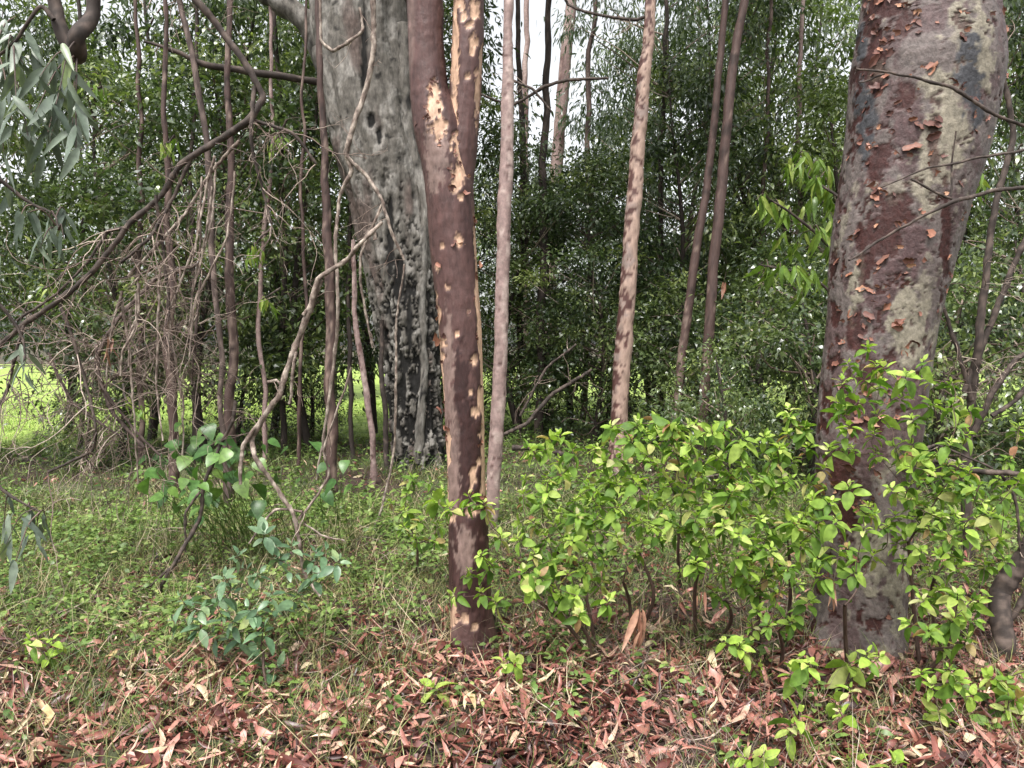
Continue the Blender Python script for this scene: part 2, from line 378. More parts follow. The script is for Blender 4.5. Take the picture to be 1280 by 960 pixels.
pale = [(543, 128, 9, 24), (548, 160, 9, 14), (583, 205, 9, 16), (574, 217, 8, 12), (571, 188, 6, 8), (584, 158, 5, 8), (570, 172, 6, 8), (570, 232, 6, 7),
        (576, 246, 4, 4), (549, 425, 9, 4), (553, 432, 6, 3), (552, 447, 3, 6), (546, 395, 4, 9), (551, 468, 3, 8), (593, 452, 3, 7), (588, 490, 2.5, 4), (600, 500, 4, 12),
        (593, 515, 4, 7), (600, 543, 2.5, 3), (599, 577, 3.5, 4), (594, 586, 3.5, 3), (591, 598, 4.5, 8), (604, 610, 3, 12), (588, 612, 3, 4), (592, 640, 5, 5), (563, 648, 5, 6), (560, 560, 3, 20),
        (585, 640, 3, 6), (581, 773, 4, 7), (566, 768, 5, 14), (594, 783, 3, 4), (553, 308, 3, 3), (546, 335, 4, 3), (560, 360, 3, 3), (571, 418, 3, 3), (543, 370, 3, 3), (574, 300, 4, 8)]
dark = [(585, 560, 22, 70), (598, 640, 14, 50), (556, 62, 4, 50), (552, 100, 6, 12), (590, 730, 16, 30), (575, 480, 8, 40)]
greyp = [(560, 470, 7, 70), (565, 590, 8, 60), (548, 520, 5, 60), (545, 190, 12, 40), (580, 690, 10, 30)]
spec = [(840, 592, 60), (815, 591, 57), (780, 589, 54), (700, 586, 53), (600, 583, 51), (500, 580, 53), (400, 574, 56), (300, 567, 58), (220, 560, 60), (160, 548, 60), (110, 536, 47), (50, 532, 43), (0, 531, 43), (-150, 524, 42), (-400, 505, 38), (-800, 480, 20)]
trunk = red_part(spec, 'trunk', 420, 96, True, tree, pale, dark, greyp)
spec2 = [(300, 569, 30), (240, 571, 40), (180, 576, 42), (130, 580, 40), (60, 584, 40), (0, 586, 39), (-150, 596, 36), (-400, 620, 30), (-800, 650, 14)]
palet = [(567, 60, 5, 70), (566, 140, 5, 40), (592, 52, 5, 9), (586, 30, 5, 6), (593, 12, 6, 10), (575, 4, 6, 6), (597, 120, 3, 30), (585, 95, 3, 4), (580, 22, 4, 5), (603, 75, 3, 20), (590, 65, 4, 5)]
red_part(spec2, 'stem_fork', 200, 72, False, tree, palet, [(575, 250, 8, 20)], [])

# --- big mottled gum (right)
Yb = 4.0
gtree = thing('mottled_gum_tree', 'thick mottled gum trunk with flaking maroon and grey bark behind the bright shrubs', 'tree', tuple(ground_at(1075, 808)))
base = np.array(gtree.location)
spec = [(850, 1074, 128), (815, 1073, 112), (760, 1074, 106), (700, 1078, 108), (600, 1081, 118), (500, 1089, 124), (400, 1101, 126), (330, 1112, 140), (260, 1126, 148), (180, 1143, 160), (90, 1156, 170), (40, 1158, 158), (0, 1160, 150), (-120, 1168, 146), (-400, 1190, 130), (-900, 1220, 90)]
P, R = px_trunk(spec, Yb)
V, F, th, s, C, out = tube(P, R, 620, 168, True)
h = V[:, 2]; px, py = proj(V); front = (out[:, 1] < .3).astype(float); u = out[:, 0]
wob = 1.9 * fbm(V * [1, 1, .8], 14, 5, .62)
Wp = V + .035 * np.stack([fbm(V, 14, 3), fbm(V + 7, 14, 3), fbm(V + 13, 14, 3)], 1)
mar = sstep(fbm(Wp * [1, 1, .75] + 5, 13, 5, .62) + .16 * noise(V * [1, 1, .5] + 40, 3) + .10 * np.exp(-((px - np.interp(py, [0, 260, 600], [1120, 1100, 1062])) / 26) ** 2) * front + .10 * sstep(np.abs(u), .86, .97), .14, .165)
mar = np.maximum(mar, .8 * sstep(fbm(Wp * [1, 1, .55] + 25, 32, 3, .6), .22, .26))
mar = np.maximum(mar, blobs(px, py, front, [(1120, 262, 26, 22), (1068, 415, 14, 22), (1046, 215, 6, 34), (1105, 300, 24, 20), (1052, 590, 14, 25), (1062, 520, 10, 16), (1105, 10, 24, 14), (1096, 80, 16, 40), (1183, 290, 6, 60), (1060, 640, 12, 30), (1168, 180, 7, 40), (1098, 200, 14, 24), (1130, 120, 12, 20), (1082, 470, 10, 24), (1130, 30, 12, 14), (1075, 300, 7, 20)], wob))
palem = blobs(px, py, front, [(1140, 405, 24, 48), (1180, 150, 24, 62), (1165, 205, 26, 30), (1155, 235, 12, 26), (1100, 90, 12, 14), (1085, 690, 22, 40), (1120, 740, 14, 40), (1130, 690, 8, 60), (1226, 70, 14, 60), (1200, 20, 14, 20), (1160, 250, 16, 18), (1070, 350, 10, 26)], wob * 1.3)
palem = np.maximum(palem, sstep(fbm(Wp * [1, 1, .7] + 63, 7, 5, .6), .13, .17) * .7)
palem *= 1 - mar * .8
blue = blobs(px, py, front, [(1210, 88, 16, 44), (1222, 130, 9, 30), (1082, 140, 14, 46), (1078, 60, 8, 30), (1085, 180, 10, 30)], wob * .8)
mauve = np.maximum(sstep(fbm(Wp * [1, 1, .5] + 80, 5.5, 5, .6), .03, .09) * .8, blobs(px, py, front, [(1115, 330, 34, 70), (1140, 170, 20, 50), (1135, 300, 30, 24), (1090, 560, 20, 60)], wob)) * (1 - mar) * (1 - palem)
dr = .02 * fbm(V * [1, 1, .5], 4, 3) + .006 * fbm(V, 30, 3) - .006 * mar + .002 * palem + .004 * fbm(Wp * [1, 1, .8], 45, 3)
dr += .04 * np.exp(-np.maximum(h, 0) / .12) * (1 + .7 * np.sin(4 * th + .5))
obj_bt = obj('trunk', mesh('trunk', V + out * dr[:, None] - base, [F], {'m0': mar, 'm1': palem, 'm2': blue * (1 - mar), 'm3': mauve * (1 - blue)}, M['scribbly_bark']), gtree)
# curled bark flakes standing off the trunk
def flake_mesh(k):
    r = np.random.default_rng(50 + k); n = 5
    V, F = [], []
    for i in range(n):
        t = i / (n - 1); w = (.35 + .65 * math.sin(math.pi * (t * .8 + .12))) * (1 + .3 * r.normal())
        ang = t * r.uniform(1.2, 2.0)
        y, z = math.sin(ang) * .6, (1 - math.cos(ang)) * .6
        for q in (-.5, 0, .5): V.append((q * w + .10 * r.normal(), y + .08 * r.normal(), z * .7 + .22 * abs(q)))
    for i in range(n - 1):
        for q in range(2): a = 3 * i + q; F.append((a, a+1, a+4, a+3))
    return mesh('bark_flake', np.array(V), [np.array(F)], None, M['flake'])
FL = [flake_mesh(k) for k in range(4)]
Vd = V + out * dr[:, None]
def place_flakes(Vd, out, par, pbase, pts, smin, smax):
    px, py = proj(Vd); fr = out[:, 1] < -.05
    idx = np.where(fr)[0]
    for (x, y, sc) in pts:
        i = idx[np.argmin((px[idx] - x) ** 2 + (py[idx] - y) ** 2)]
        o = obj('bark_flake', random.choice(FL), par)
        N = Vector(out[i]); a = random.uniform(-.9, .9)
        side = Vector((0, 0, 1)).cross(N).normalized(); up = N.cross(side)
        D = up * math.cos(a) * random.choice((1, -1)) + side * math.sin(a)
        Mx = frames(np.array([D]), np.array([N]))[0]
        from mathutils import Matrix
        o.rotation_euler = Matrix(Mx.tolist()).to_euler()
        o.location = Vector(Vd[i] - pbase) + N * .001
        k = sc or random.uniform(smin, smax); o.scale = (k * random.uniform(.8, 1.3), k, k * random.uniform(.6, 1))
pts = [(1100, 60, .05), (1098, 78, .05), (1098, 105, .05), (1166, 150, .06), (1168, 175, .06), (1095, 235, .05), (1097, 245, .045), (1118, 400, .055), (1117, 412, .06), (1112, 385, .05), (1140, 180, .06), (1160, 288, .055), (1133, 330, .05), (1090, 390, .05), (1078, 357, .05), (1062, 590, .06), (1050, 610, .06), (1045, 450, .05)]
for k in range(30):
    y = random.uniform(2, 620); c = np.interp(y, [0, 260, 600], [1160, 1126, 1081]); w = np.interp(y, [0, 90, 260, 600], [70, 78, 66, 54])
    pts.append((c + random.uniform(-.95, .75) * w, y, None))
place_flakes(Vd, out, obj_bt, base, pts, .014, .034)
Vr = None
# a few curls on the red tree
Pr, Rr = px_trunk([(815, 591, 60), (600, 583, 51), (400, 574, 56), (220, 560, 60), (100, 540, 50)], Yr)
Vq, Fq, thq, sq, Cq, oq = tube(Pr, Rr, 160, 48, True)
def edge_flakes(V2, o2, fld, par, pb, n_, lo, hi, seed):
    r = np.random.default_rng(seed); ok = np.where((fld > .3) & (fld < .7) & (o2[:, 1] < -.02) & (V2[:, 2] > .1) & (V2[:, 2] < 3.6))[0]
    for i in r.choice(ok, n_, replace=False):
        o = obj('bark_flake', FL[r.integers(0, len(FL))], par); N = o2[i]; side = unit(np.cross([0, 0, 1], N)); up = np.cross(N, side); a = r.uniform(-1.2, 1.2)
        D = up * math.cos(a) * r.choice([1, -1]) + side * math.sin(a); k = r.uniform(lo, hi)
        o.matrix_basis = mat4(frames(np.array([D]), np.array([N]))[0], (k * r.uniform(.8, 1.6), k, k * r.uniform(.4, .8)), V2[i] - pb)
edge_flakes(*EDGE[0], trunk, np.array(tree.location), 110, .012, .03, 5)
edge_flakes(Vd, out, mar, obj_bt, base, 290, .014, .042, 6)
place_flakes(Vq, oq, trunk, np.array(tree.location), [(551, 428, .06), (545, 425, .05), (548, 395, .045), (541, 520, .06), (560, 540, .04), (566, 240, .04), (580, 240, .04), (600, 330, .04), (560, 765, .06), (572, 150, .04), (588, 620, .03), (598, 560, .03), (549, 330, .03), (564, 305, .03)], .02, .04)

# --- grey fluted tree (left of the red one)
Yg = 9.6
ftree = thing('fluted_grey_tree', 'broad grey fluted tree with hollow shade painted black and dark limbs, behind the maroon gum', 'tree', tuple(ground_at(523, 578)))
base = np.array(ftree.location)
spec = [(600, 526, 74), (570, 524, 62), (520, 520, 60), (470, 516, 64), (400, 510, 76), (330, 502, 84), (260, 490, 92), (200, 477, 100), (140, 466, 106), (70, 456, 112), (0, 452, 116), (-150, 450, 112), (-400, 455, 90), (-700, 470, 50)]
P, R = px_trunk(spec, Yg)
V, F, th, s, C, out = tube(P, R, 420, 140, True)
h = V[:, 2]; px, py = proj(V); front = (out[:, 1] < .3).astype(float)
ridge = 1 - np.abs(fbm(np.stack([np.cos(th) * 1.3, np.sin(th) * 1.3, V[:, 2] * .22], 1) + 3 + .12 * fbm(V, 1.5, 2)[:, None], 1.9, 3)) * 4
lump = fbm(V * [1, 1, .45], 3.0, 4)
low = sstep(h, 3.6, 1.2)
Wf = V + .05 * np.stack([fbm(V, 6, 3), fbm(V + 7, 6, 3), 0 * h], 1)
hollow_shade = sstep(fbm(Wf * [1, 1, .40] + 7, 12, 5, .68) + .175 * low, .12, .14) * sstep(h, 4.9, 2.4)  # shade of the hollows painted black into the bark, recess only shallow
hollow_shade = np.maximum(hollow_shade, blobs(px, py, front, [(512, 400, 4, 40), (505, 480, 4, 40), (522, 530, 3, 30), (533, 420, 3, 16), (464, 150, 5, 9), (474, 172, 4, 12), (500, 350, 6, 30), (455, 60, 4, 60), (488, 300, 4, 60)], 1.2 * fbm(V * [1, 1, .5], 6, 3)))
dr = .055 * ridge + .05 * lump - .035 * hollow_shade + .03 * fbm(Wf * [1, 1, .5], 14, 4, .6)
lite = sstep(fbm(Wf * [1, 1, .5] + 20, 7, 5, .65), .0, .12) * (1 - hollow_shade)
brown = sstep(fbm(V * [1, 1, .3] + 50, 2.5, 3), .06, .2) * (1 - hollow_shade) * .8
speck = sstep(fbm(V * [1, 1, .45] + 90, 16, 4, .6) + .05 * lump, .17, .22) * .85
gt = obj('trunk', mesh('trunk', V + out * dr[:, None] - base, [F], {'m0': np.maximum(hollow_shade, speck), 'm1': lite, 'm2': brown}, M['grey_bark']), ftree)
def limb(parent, pts, Y, w, name='limb', mat='limb_bark', rings=30, segs=12, wob=.02, pb=None):
    P = np.array([at(p[0], p[1], Y + (p[2] if len(p) > 2 else 0)) for p in pts])
    yy = P[:, 1]; R = np.interp(np.linspace(0, 1, len(P)), np.linspace(0, 1, len(w)), w) / 2 * Y / FPX
    V, F, th, s, C, out = tube(P, R, rings, segs)
    V = V + (wob * fbm(C, 3, 2)[:, None] * [1, 1, 1]) + out * (R.mean() * .5 * fbm(V, 9, 2))[:, None]
    pb = np.array(parent.location) if pb is None else pb
    return obj(name, mesh(name, V - pb, [F], {'m0': (sstep(fbm(V * [1, 1, .3], 12, 4, .65), .08, .13) if mat == 'grey_bark' else sstep(fbm(V, 7, 3), 0, .2)), 'm1': sstep(fbm(V * [1, 1, .5] + 20, 8, 5, .65), 0, .12)}, M[mat]), parent)
limb(ftree, [(425, 110, .1), (400, 55), (380, 25, -.1), (345, 0, -.2), (300, -30, -.3), (180, -110, -.4)], Yg, [40, 34, 28, 24, 20, 12], 'limb', 'grey_bark')
limb(ftree, [(400, 103), (350, 95, -.3), (300, 88, -.5), (255, 80, -.7), (225, 66, -.8), (180, 52, -.9)], Yg - .3, [9, 8, 8, 7, 5, 3], 'limb', 'dark_bark')
limb(ftree, [(500, 20), (520, -60, .3), (560, -200, .6)], Yg, [60, 50, 30], 'limb', 'grey_bark')
for pts, w in (([(400, 60), (420, 140), (452, 240), (482, 330), (492, 420)], [30, 26, 22, 18, 14]), ([(505, 30), (508, 150), (530, 260), (527, 360), (530, 470), (522, 580)], [26, 24, 20, 18, 14, 18])):
    limb(ftree, [(a, b_, -.30) for a, b_ in pts], Yg, [q * .7 for q in w], 'buttress', 'grey_bark', 80, 14, .06)

# --- slim trunks
def slim(name, label, spec, Y, mat, f0, f1, rings=220, segs=28, root=None, ext=True, wob=.03):
    x0, y0, w0 = spec[0][1], spec[0][0], spec[0][2]
    P, R = px_trunk(spec, Y)
    g0 = float(gz(P[0, 0], P[0, 1])[0])
    d = (P[0] - P[1]); k = max(0, (P[0, 2] - g0)) / max(.05, -d[2])
    bt = P[0] + d * k; bt[2] = g0 - .03
    P = np.vstack([bt, P]); R = np.concatenate([[R[0] * 1.25], R])
    if ext:
        d = unit(P[-1] - P[-2]); P = np.vstack([P, P[-1] + d * 2.0, P[-1] + d * 5]); R = np.concatenate([R, [R[-1] * .8, R[-1] * .35]])
    t = thing(name, label, 'tree', (bt[0], bt[1], g0)); b0 = np.array(t.location)
    V, F, th, s, C, out = tube(P, R, rings, segs, True)
    V = V + wob * np.stack([noise(C, 1.1) + .5 * noise(C, 2.7), noise(C + 9, 1.1), 0 * s], 1)
    a0 = f0(V, out); a1 = f1(V, out) * (1 - a0)
    V = V + out * (R.mean() * (.3 * fbm(V, 6, 3) + .22 * fbm(V, 26, 3) - .06 * a0))[:, None]
    obj('trunk', mesh('trunk', V - b0, [F], {'m0': a0, 'm1': a1}, M[mat]), t)
    return t
t_pink = slim('pink_barked_sapling', 'slim pinkish grey trunk rising just beside the maroon gum', [(660, 614, 17), (560, 620, 18), (450, 625, 17), (330, 629, 17), (200, 633, 17), (90, 635, 14), (0, 636, 12)], 6.4, 'pink_bark',
     lambda V, o: sstep(fbm(V * [1, 1, 1.8], 14, 3), .15, .24), lambda V, o: sstep(fbm(V + 4, 10, 3) + .15 * o[:, 0], .05, .2))
t_spot = slim('spotted_gum_sapling', 'straight pale trunk densely spotted with dark brown flakes', [(545, 772, 21), (450, 778, 22), (330, 787, 20), (200, 797, 18), (100, 805, 16), (0, 812, 13)], 8.6, 'spot_bark',
     lambda V, o: np.maximum(sstep(fbm(V * [1, 1, 1.2], 9, 5, .7) - .12 * o[:, 0] + .1 * noise(V, 1.7), .05, .08), .8 * sstep(fbm(V * [1, 1, 1.4] + 33, 30, 3), .2, .24)), lambda V, o: sstep(fbm(V + 4, 5, 3) - .2 * o[:, 0], .05, .25))
slim('brown_sapling', 'thin brown trunk with pale lower bark, left one of a close pair', [(515, 845, 10), (420, 856, 11), (330, 868, 11), (250, 880, 10), (150, 893, 9), (0, 908, 8)], 9.0, 'brown_bark',
     lambda V, o: sstep(fbm(V, 6, 3), .1, .2), lambda V, o: sstep(fbm(V + 4, 9, 4) + .22 * sstep(V[:, 2], 2.6, 1.8), .18, .28), 120, 14)
t_br = slim('red_brown_sapling', 'thin dark red brown trunk bending right, right one of a close pair', [(520, 879, 13), (420, 886, 13), (320, 893, 13), (230, 902, 13), (130, 911, 12), (60, 920, 11), (0, 932, 10)], 8.8, 'brown_bark',
     lambda V, o: sstep(fbm(V, 6, 3), .12, .22), lambda V, o: sstep(fbm(V + 4, 7, 3) + .15 * sstep(V[:, 2], 2.6, 1.6), .2, .3), 120, 14)
slim('pale_background_tree', 'pale grey trunk standing against the bright sky gap', [(430, 686, 13), (300, 690, 15), (200, 697, 15), (100, 705, 15), (0, 714, 13)], 17, 'pink_bark',
     lambda V, o: sstep(fbm(V, 3, 3), .05, .2), lambda V, o: .0 * V[:, 0], 80, 12)
for (nm, lb, sp, Y, mt) in (
    ('grey_sapling', 'slim grey brown sapling trunk among hanging dead twigs at the left', [(525, 288, 14), (400, 290, 13), (280, 288, 12), (150, 288, 9), (0, 286, 8)], 7.2, 'brown_bark'),
    ('flaky_sapling', 'flaky reddish sapling trunk just left of the grey fluted tree', [(570, 414, 16), (470, 413, 16), (350, 411, 15), (250, 406, 12), (150, 403, 10), (0, 398, 8)], 7.6, 'brown_bark'),
    ('mossy_stump_sapling', 'rough brown sapling with a bark knob above the lawn at the left', [(530, 216, 13), (440, 213, 15), (380, 212, 12), (200, 210, 8), (0, 206, 6)], 8.0, 'brown_bark'),
    ('leaning_pole_sapling', 'thin pole with smooth brown bark leaning between the left saplings', [(520, 280, 8), (400, 272, 8), (280, 266, 9), (120, 252, 9), (0, 225, 8)], 7.0, 'limb_bark'),
    ('slender_sapling', 'slender pale pole between flaky sapling and grey fluted tree', [(565, 463, 9), (480, 458, 9), (400, 446, 8), (300, 440, 6)], 8.4, 'pink_bark'),
    ('thin_dark_sapling', 'thin dark pole right beside the slender pale pole', [(565, 484, 8), (500, 482, 8), (400, 478, 6)], 9.2, 'dark_bark')):
    slim(nm, lb, [(a_, b__, c_ * .86) for a_, b__, c_ in sp], Y, mt, lambda V, o: sstep(fbm(V * [1, 1, .6], 16, 4), .05, .16), lambda V, o: sstep(fbm(V * [1, 1, .5] + 4, 12, 4), .06, .16), 140, 14, wob=.07, ext=nm not in ('slender_sapling', 'thin_dark_sapling'))

# ------------------------------------------------------------------ woodland trees behind: trunk, branches, crown of leaves
def crown_variant(seed, H, rad, z0, nclump, perclump, leaf, template, wl, droop):
    r = np.random.default_rng(seed)
    zc = r.uniform(z0, H, nclump); t = (zc - z0) / (H - z0)
    rr = rad * (np.sin(np.pi * np.clip(t * .86 + .12, 0, 1)) ** .7) * np.sqrt(r.uniform(.08, 1, nclump))
    a = r.uniform(0, 2 * math.pi, nclump)
    Cc = np.stack([rr * np.cos(a), rr * np.sin(a), zc], 1)
    pos, D, N, S, A = [], [], [], [], []
    for c in Cc:
        m = int(perclump * r.uniform(.5, 1.5)); sg = r.uniform(.11, .33)
        p = c + r.normal(size=(m, 3)) * [sg, sg, sg * .75]
        tone = r.uniform(0, .30) if r.random() < .6 else r.uniform(.3, .72)
        pos.append(p)
        d = unit(p - c) * .6 + r.normal(size=(m, 3)) * .5; d[:, 2] -= droop
        D.append(d); nn = r.normal(size=(m, 3)) * .6; nn[:, 2] += 1; N.append(nn)
        S.append(leaf * r.uniform(.6, 1.3, m)); A.append(np.clip(tone + r.uniform(0, .33, m), 0, 1))
    pos = np.concatenate(pos); D = np.concatenate(D); N = np.concatenate(N); S = np.concatenate(S); A = np.concatenate(A)
    V, F = scatter(template[0], template[1], pos, frames(D, N), np.stack([S * wl, S, S], 1))
    br = MB()
    for c in Cc[::2]:
        q = math.hypot(c[0], c[1]); zb = max(.4, c[2] - q * r.uniform(.5, 1.1)); s0 = np.array([.22 * math.sin(zb * .8 + seed), .22 * math.cos(zb * .7 + seed), zb])
        mid = (s0 + c) / 2 + r.normal(size=3) * .12
        br.tube([s0, mid, c], [.018, .011, .004], 7, 4)
    tr = MB(); k = 7
    hz = np.linspace(-.05, H * .95, k); P = np.stack([.22 * np.sin(hz * .8 + seed), .22 * np.cos(hz * .7 + seed), hz], 1)
    tr.tube(P, np.linspace(.075, .012, k), 40, 10)
    return (V, F, np.repeat(A, len(template[0]))), br, tr
VAR = []
cfg = [(11, 7.5, 1.9, 1.25, 105, 105, .125, KITE, .36, .35, 'crown_dark'), (12, 9.5, 1.8, 1.7, 100, 90, .15, LANCE, .23, .9, 'crown_mid'), (13, 7.0, 2.1, 1.2, 108, 104, .118, KITE, .42, .3, 'crown_dark'),
       (14, 10.5, 1.9, 2.0, 105, 88, .165, LANCE, .18, 1.2, 'crown_grey'), (15, 8.0, 1.9, 1.4, 110, 100, .13, KITE, .35, .6, 'crown_light'), (16, 3.0, 1.3, .25, 60, 90, .10, KITE, .42, .2, 'crown_dark'), (17, 2.6, 1.2, .2, 55, 90, .095, KITE, .4, .3, 'crown_mid'),
       (18, 9.0, 2.0, 1.3, 106, 98, .14, LANCE, .27, .8, 'crown_dark')]
for c in cfg:
    (V, F, A), br, tr = crown_variant(*c[:10])
    VAR.append((mesh('crown', V, [F], {'rnd': A}, M[c[10]], smooth=False), br.build('branches', M['twig']), tr.build('trunk', M['dark_bark'])))
def woodland(name, label, px, Y, var, sc, rz, group, sz=1.0, cat='tree'):
    x = (px - 640) / FPX * Y; z = float(gz(x, Y)[0])
    e_ = thing(name, label, cat, (x, Y, z), group); e_.rotation_euler = (0, 0, rz); e_.scale = (sc, sc, sc * sz)
    cr, br, tr = VAR[var]
    obj('crown', cr, e_); obj('trunk', tr, e_); b_ = obj('branches', br, e_); b_['kind'] = 'stuff'
    return e_
G1 = 'leafy trees of the woodland strip'
WOOD = [  # px, Y, variant, scale, stretch, label
 (-30, 10.5, 3, .85, .9, 'grey green drooping tree at the far left edge'),
 (70, 12.0, 4, 1.0, .85, 'light leafy tree left of the dead branch, second from left'),
 (140, 9.6, 0, .8, .85, 'dark glossy tree behind the crook of the dead branch'),
 (205, 12.0, 7, 1.0, .95, 'drooping dark tree behind the rough brown sapling'),
 (265, 10.0, 2, .9, .85, 'dark dense tree behind the leaning pole sapling'),
 (335, 12.5, 1, 1.0, .95, 'mid green drooping tree between grey sapling and flaky sapling'),
 (385, 10.8, 0, .9, .9, 'dark leafy tree left of the fluted trunk'),
 (450, 13.0, 7, 1.05, 1, 'dark tree mostly hidden by the fluted grey trunk'),
 (560, 13.5, 7, 1.0, .9, 'dark tree mostly hidden by the maroon gum'),
 (645, 12.5, 7, .85, .68, 'drooping dark tree behind the slim pinkish trunk'),
 (700, 14.0, 2, .95, .70, 'dark tree below the bright sky gap'),
 (690, 19.0, 3, .9, .70, 'thin grey green tree standing in the bright sky gap'),
 (625, 18.0, 3, .85, .68, 'thin grey tree seen between maroon gum and slim pinkish trunk'),
 (750, 12.0, 2, .85, .75, 'dark bushy tree just left of the spotted trunk'),
 (790, 17.0, 1, .95, .95, 'tall mid green tree just left of the spotted trunk top'),
 (815, 15.0, 3, 1.05, 1.0, 'grey green drooping tree behind the spotted trunk'),
 (840, 12.6, 7, .95, .75, 'dark tree right behind the spotted trunk'),
 (870, 16.0, 1, 1.1, 1.0, 'mid green tree behind the pair of brown trunks'),
 (930, 12.8, 7, 1.0, .85, 'dark drooping tree right of the pair of brown trunks'),
 (975, 14.0, 4, 1.1, .95, 'light green tree left of the thick mottled gum, farther back'),
 (1030, 11.5, 4, .85, .8, 'light yellowish tree just left of the thick mottled gum'),
 (1010, 16.5, 3, 1.1, 1.0, 'grey green tree glimpsed left of the thick mottled gum at the back'),
 (1110, 12.5, 0, .9, .9, 'dark tree hidden behind the thick mottled gum'),
 (1215, 11.0, 3, .85, .9, 'grey green drooping tree just right of the thick mottled gum'),
 (1275, 12.0, 4, .95, .95, 'light green tree at the right edge'),
 (1340, 10.0, 7, .9, 1.0, 'dark tree cut by the right edge'),
 (-130, 9.0, 4, .9, 1, 'light green tree cut by the left edge'),
]
WOOD += [(130, 22, 1, 1.2, .9, 'tall back tree left of the dead branch crook'), (340, 22, 7, 1.5, 1, 'tall back tree left of the flaky sapling'), (430, 21, 0, 1.5, 1, 'tall back tree behind the fluted trunk'),
         (880, 22, 3, 1.3, 1, 'tall back tree behind the brown pair'), (1060, 22, 4, 1.2, .8, 'tall back tree left behind the mottled gum'), (1250, 20, 7, 1.3, .95, 'tall back tree at the right edge')]
for k, (px, Y, v, sc, sz, lb) in enumerate(WOOD):
    woodland('leafy_tree', lb, px, Y, v, sc, k * 2.4, G1, sz)
def overhead_shade(par, dx, dy, z, var, sc, rz=0.):  # unseen crowns above the frame, added to darken the woodland below
    o = obj('crown', VAR[var][0], par); o.location = (dx, dy, z); o.scale = (sc * 1.25, sc * 1.25, sc * .6); o.rotation_euler = (0, 0, rz)
overhead_shade(ftree, 0, 0, 6.6, 0, 1.3); overhead_shade(t_spot, .5, .5, 7.2, 1, 1.0); overhead_shade(t_br, 1.0, 1.0, 7.6, 7, 1.0, .5)
POLES = [(104, 545, 96, 0, 6, 10.5, 'dark', 'leftmost thin dark pole behind the dead twig tangle'), (178, 540, 172, 60, 7, 9.0, 'brown', 'thin brown pole left of the rough brown sapling'), (240, 545, 246, 0, 6, 9.6, 'dark', 'thin dark pole between rough sapling and leaning pole'),
         (330, 560, 338, 40, 6, 9.4, 'pink', 'thin pale pole right of the slim grey brown sapling'), (352, 555, 346, 0, 8, 10.4, 'dark', 'dark pole midway between grey and flaky saplings'), (374, 560, 380, 100, 5, 9.0, 'brown', 'thin brown pole close left of the flaky sapling'),
         (441, 560, 434, 180, 6, 9.9, 'dark', 'thin dark pole right of the flaky sapling'), (647, 540, 650, 60, 9, 13.2, 'dark', 'dark trunk close right of the slim pinkish trunk'), (676, 535, 684, 100, 12, 12.2, 'dark', 'thicker dark trunk below the sky gap'),
         (655, 520, 657, 0, 9, 18.0, 'pink', 'thin pale trunk in the left part of the sky gap'), (728, 530, 742, 0, 8, 15.0, 'brown', 'thin brown trunk in the right part of the sky gap'), (815, 530, 832, 0, 7, 13.0, 'dark', 'thin dark trunk right of the spotted trunk'),
         (938, 525, 962, 40, 6, 12.0, 'brown', 'thin brown trunk right of the brown pair'), (990, 520, 1005, 0, 7, 12.6, 'pink', 'thin pale trunk left of the mottled gum')]
for (x0, y0, x1, y1, w_, Y, kd, lb) in POLES:
    slim('slender_tree', lb, [(y0, x0, w_), (y0 * .6 + y1 * .4, x0 * .6 + x1 * .4 + random.uniform(-5, 5), w_ * .95), (y0 * .3 + y1 * .7, x0 * .3 + x1 * .7 + random.uniform(-5, 5), w_ * .85), (y1, x1, w_ * .7)], Y, kd + '_bark', lambda V, o: sstep(fbm(V * [1, 1, .6], 10, 3), .05, .16), lambda V, o: sstep(fbm(V * [1, 1, .5] + 4, 8, 3), .06, .16), 70, 9, wob=.09)
G2 = 'dark bushes under the woodland trees'
BUSH = [(965, 9.9, 5, .95, 'dark glossy bush right of the brown trunk pair'), (1000, 8.6, 5, .8, 'dark glossy bush close left of the thick mottled gum'), (840, 11.0, 6, .9, 'green bush behind the brown trunk pair'),
        (1200, 8.0, 6, .9, 'green bush right of the thick mottled gum'), (1275, 9.0, 5, 1.0, 'dark bush at the right edge'), (740, 11.5, 5, .8, 'dark bush at the foot of the spotted trunk'),
        (690, 13.0, 6, .8, 'green bush between pinkish and spotted trunks'), (120, 9.3, 6, .5, 'low green bush beside the lawn at the left'), (900, 7.9, 6, .6, 'low green bush behind the bright shrubs'),
        (300, 10.6, 5, .6, 'dark bush behind the slim grey brown sapling'), (600, 13.0, 6, .7, 'green bush hidden behind the maroon gum'), (1090, 10.0, 5, .9, 'dark bush directly behind the mottled gum'), (380, 12.0, 6, .6, 'low bush between the left saplings and the fluted trunk')]
for k, (px, Y, v, sc, lb) in enumerate(BUSH):
    woodland('understorey_bush', lb, px, Y, v, sc, k * 1.9, G2, 1, 'bush')

G3 = 'trees beyond the clearing'
FAR = [(-200, 'off past the left edge'), (-60, 'at the left edge'), (60, 'behind the dead branch'), (180, 'behind the rough brown sapling'), (300, 'behind the slim grey brown sapling'), (420, 'behind the flaky reddish sapling'), (550, 'behind the maroon gum'), (665, 'under the bright sky gap'),
       (790, 'behind the spotted trunk'), (910, 'behind the brown trunk pair'), (1030, 'just left of the thick mottled gum'), (1160, 'behind the thick mottled gum'), (1290, 'at the right edge'), (1420, 'off past the right edge')]
for k, (px, lb) in enumerate(FAR):
    if k in (0, 13): continue
    woodland('distant_tree', 'distant tree beyond the lawn ' + lb, px, 46 + 9 * random.random(), (3, 1, 4, 0)[k % 4], (1.6 + .5 * random.random()) * (.72 if k == 7 else 1), k * 1.3, G3, 1)

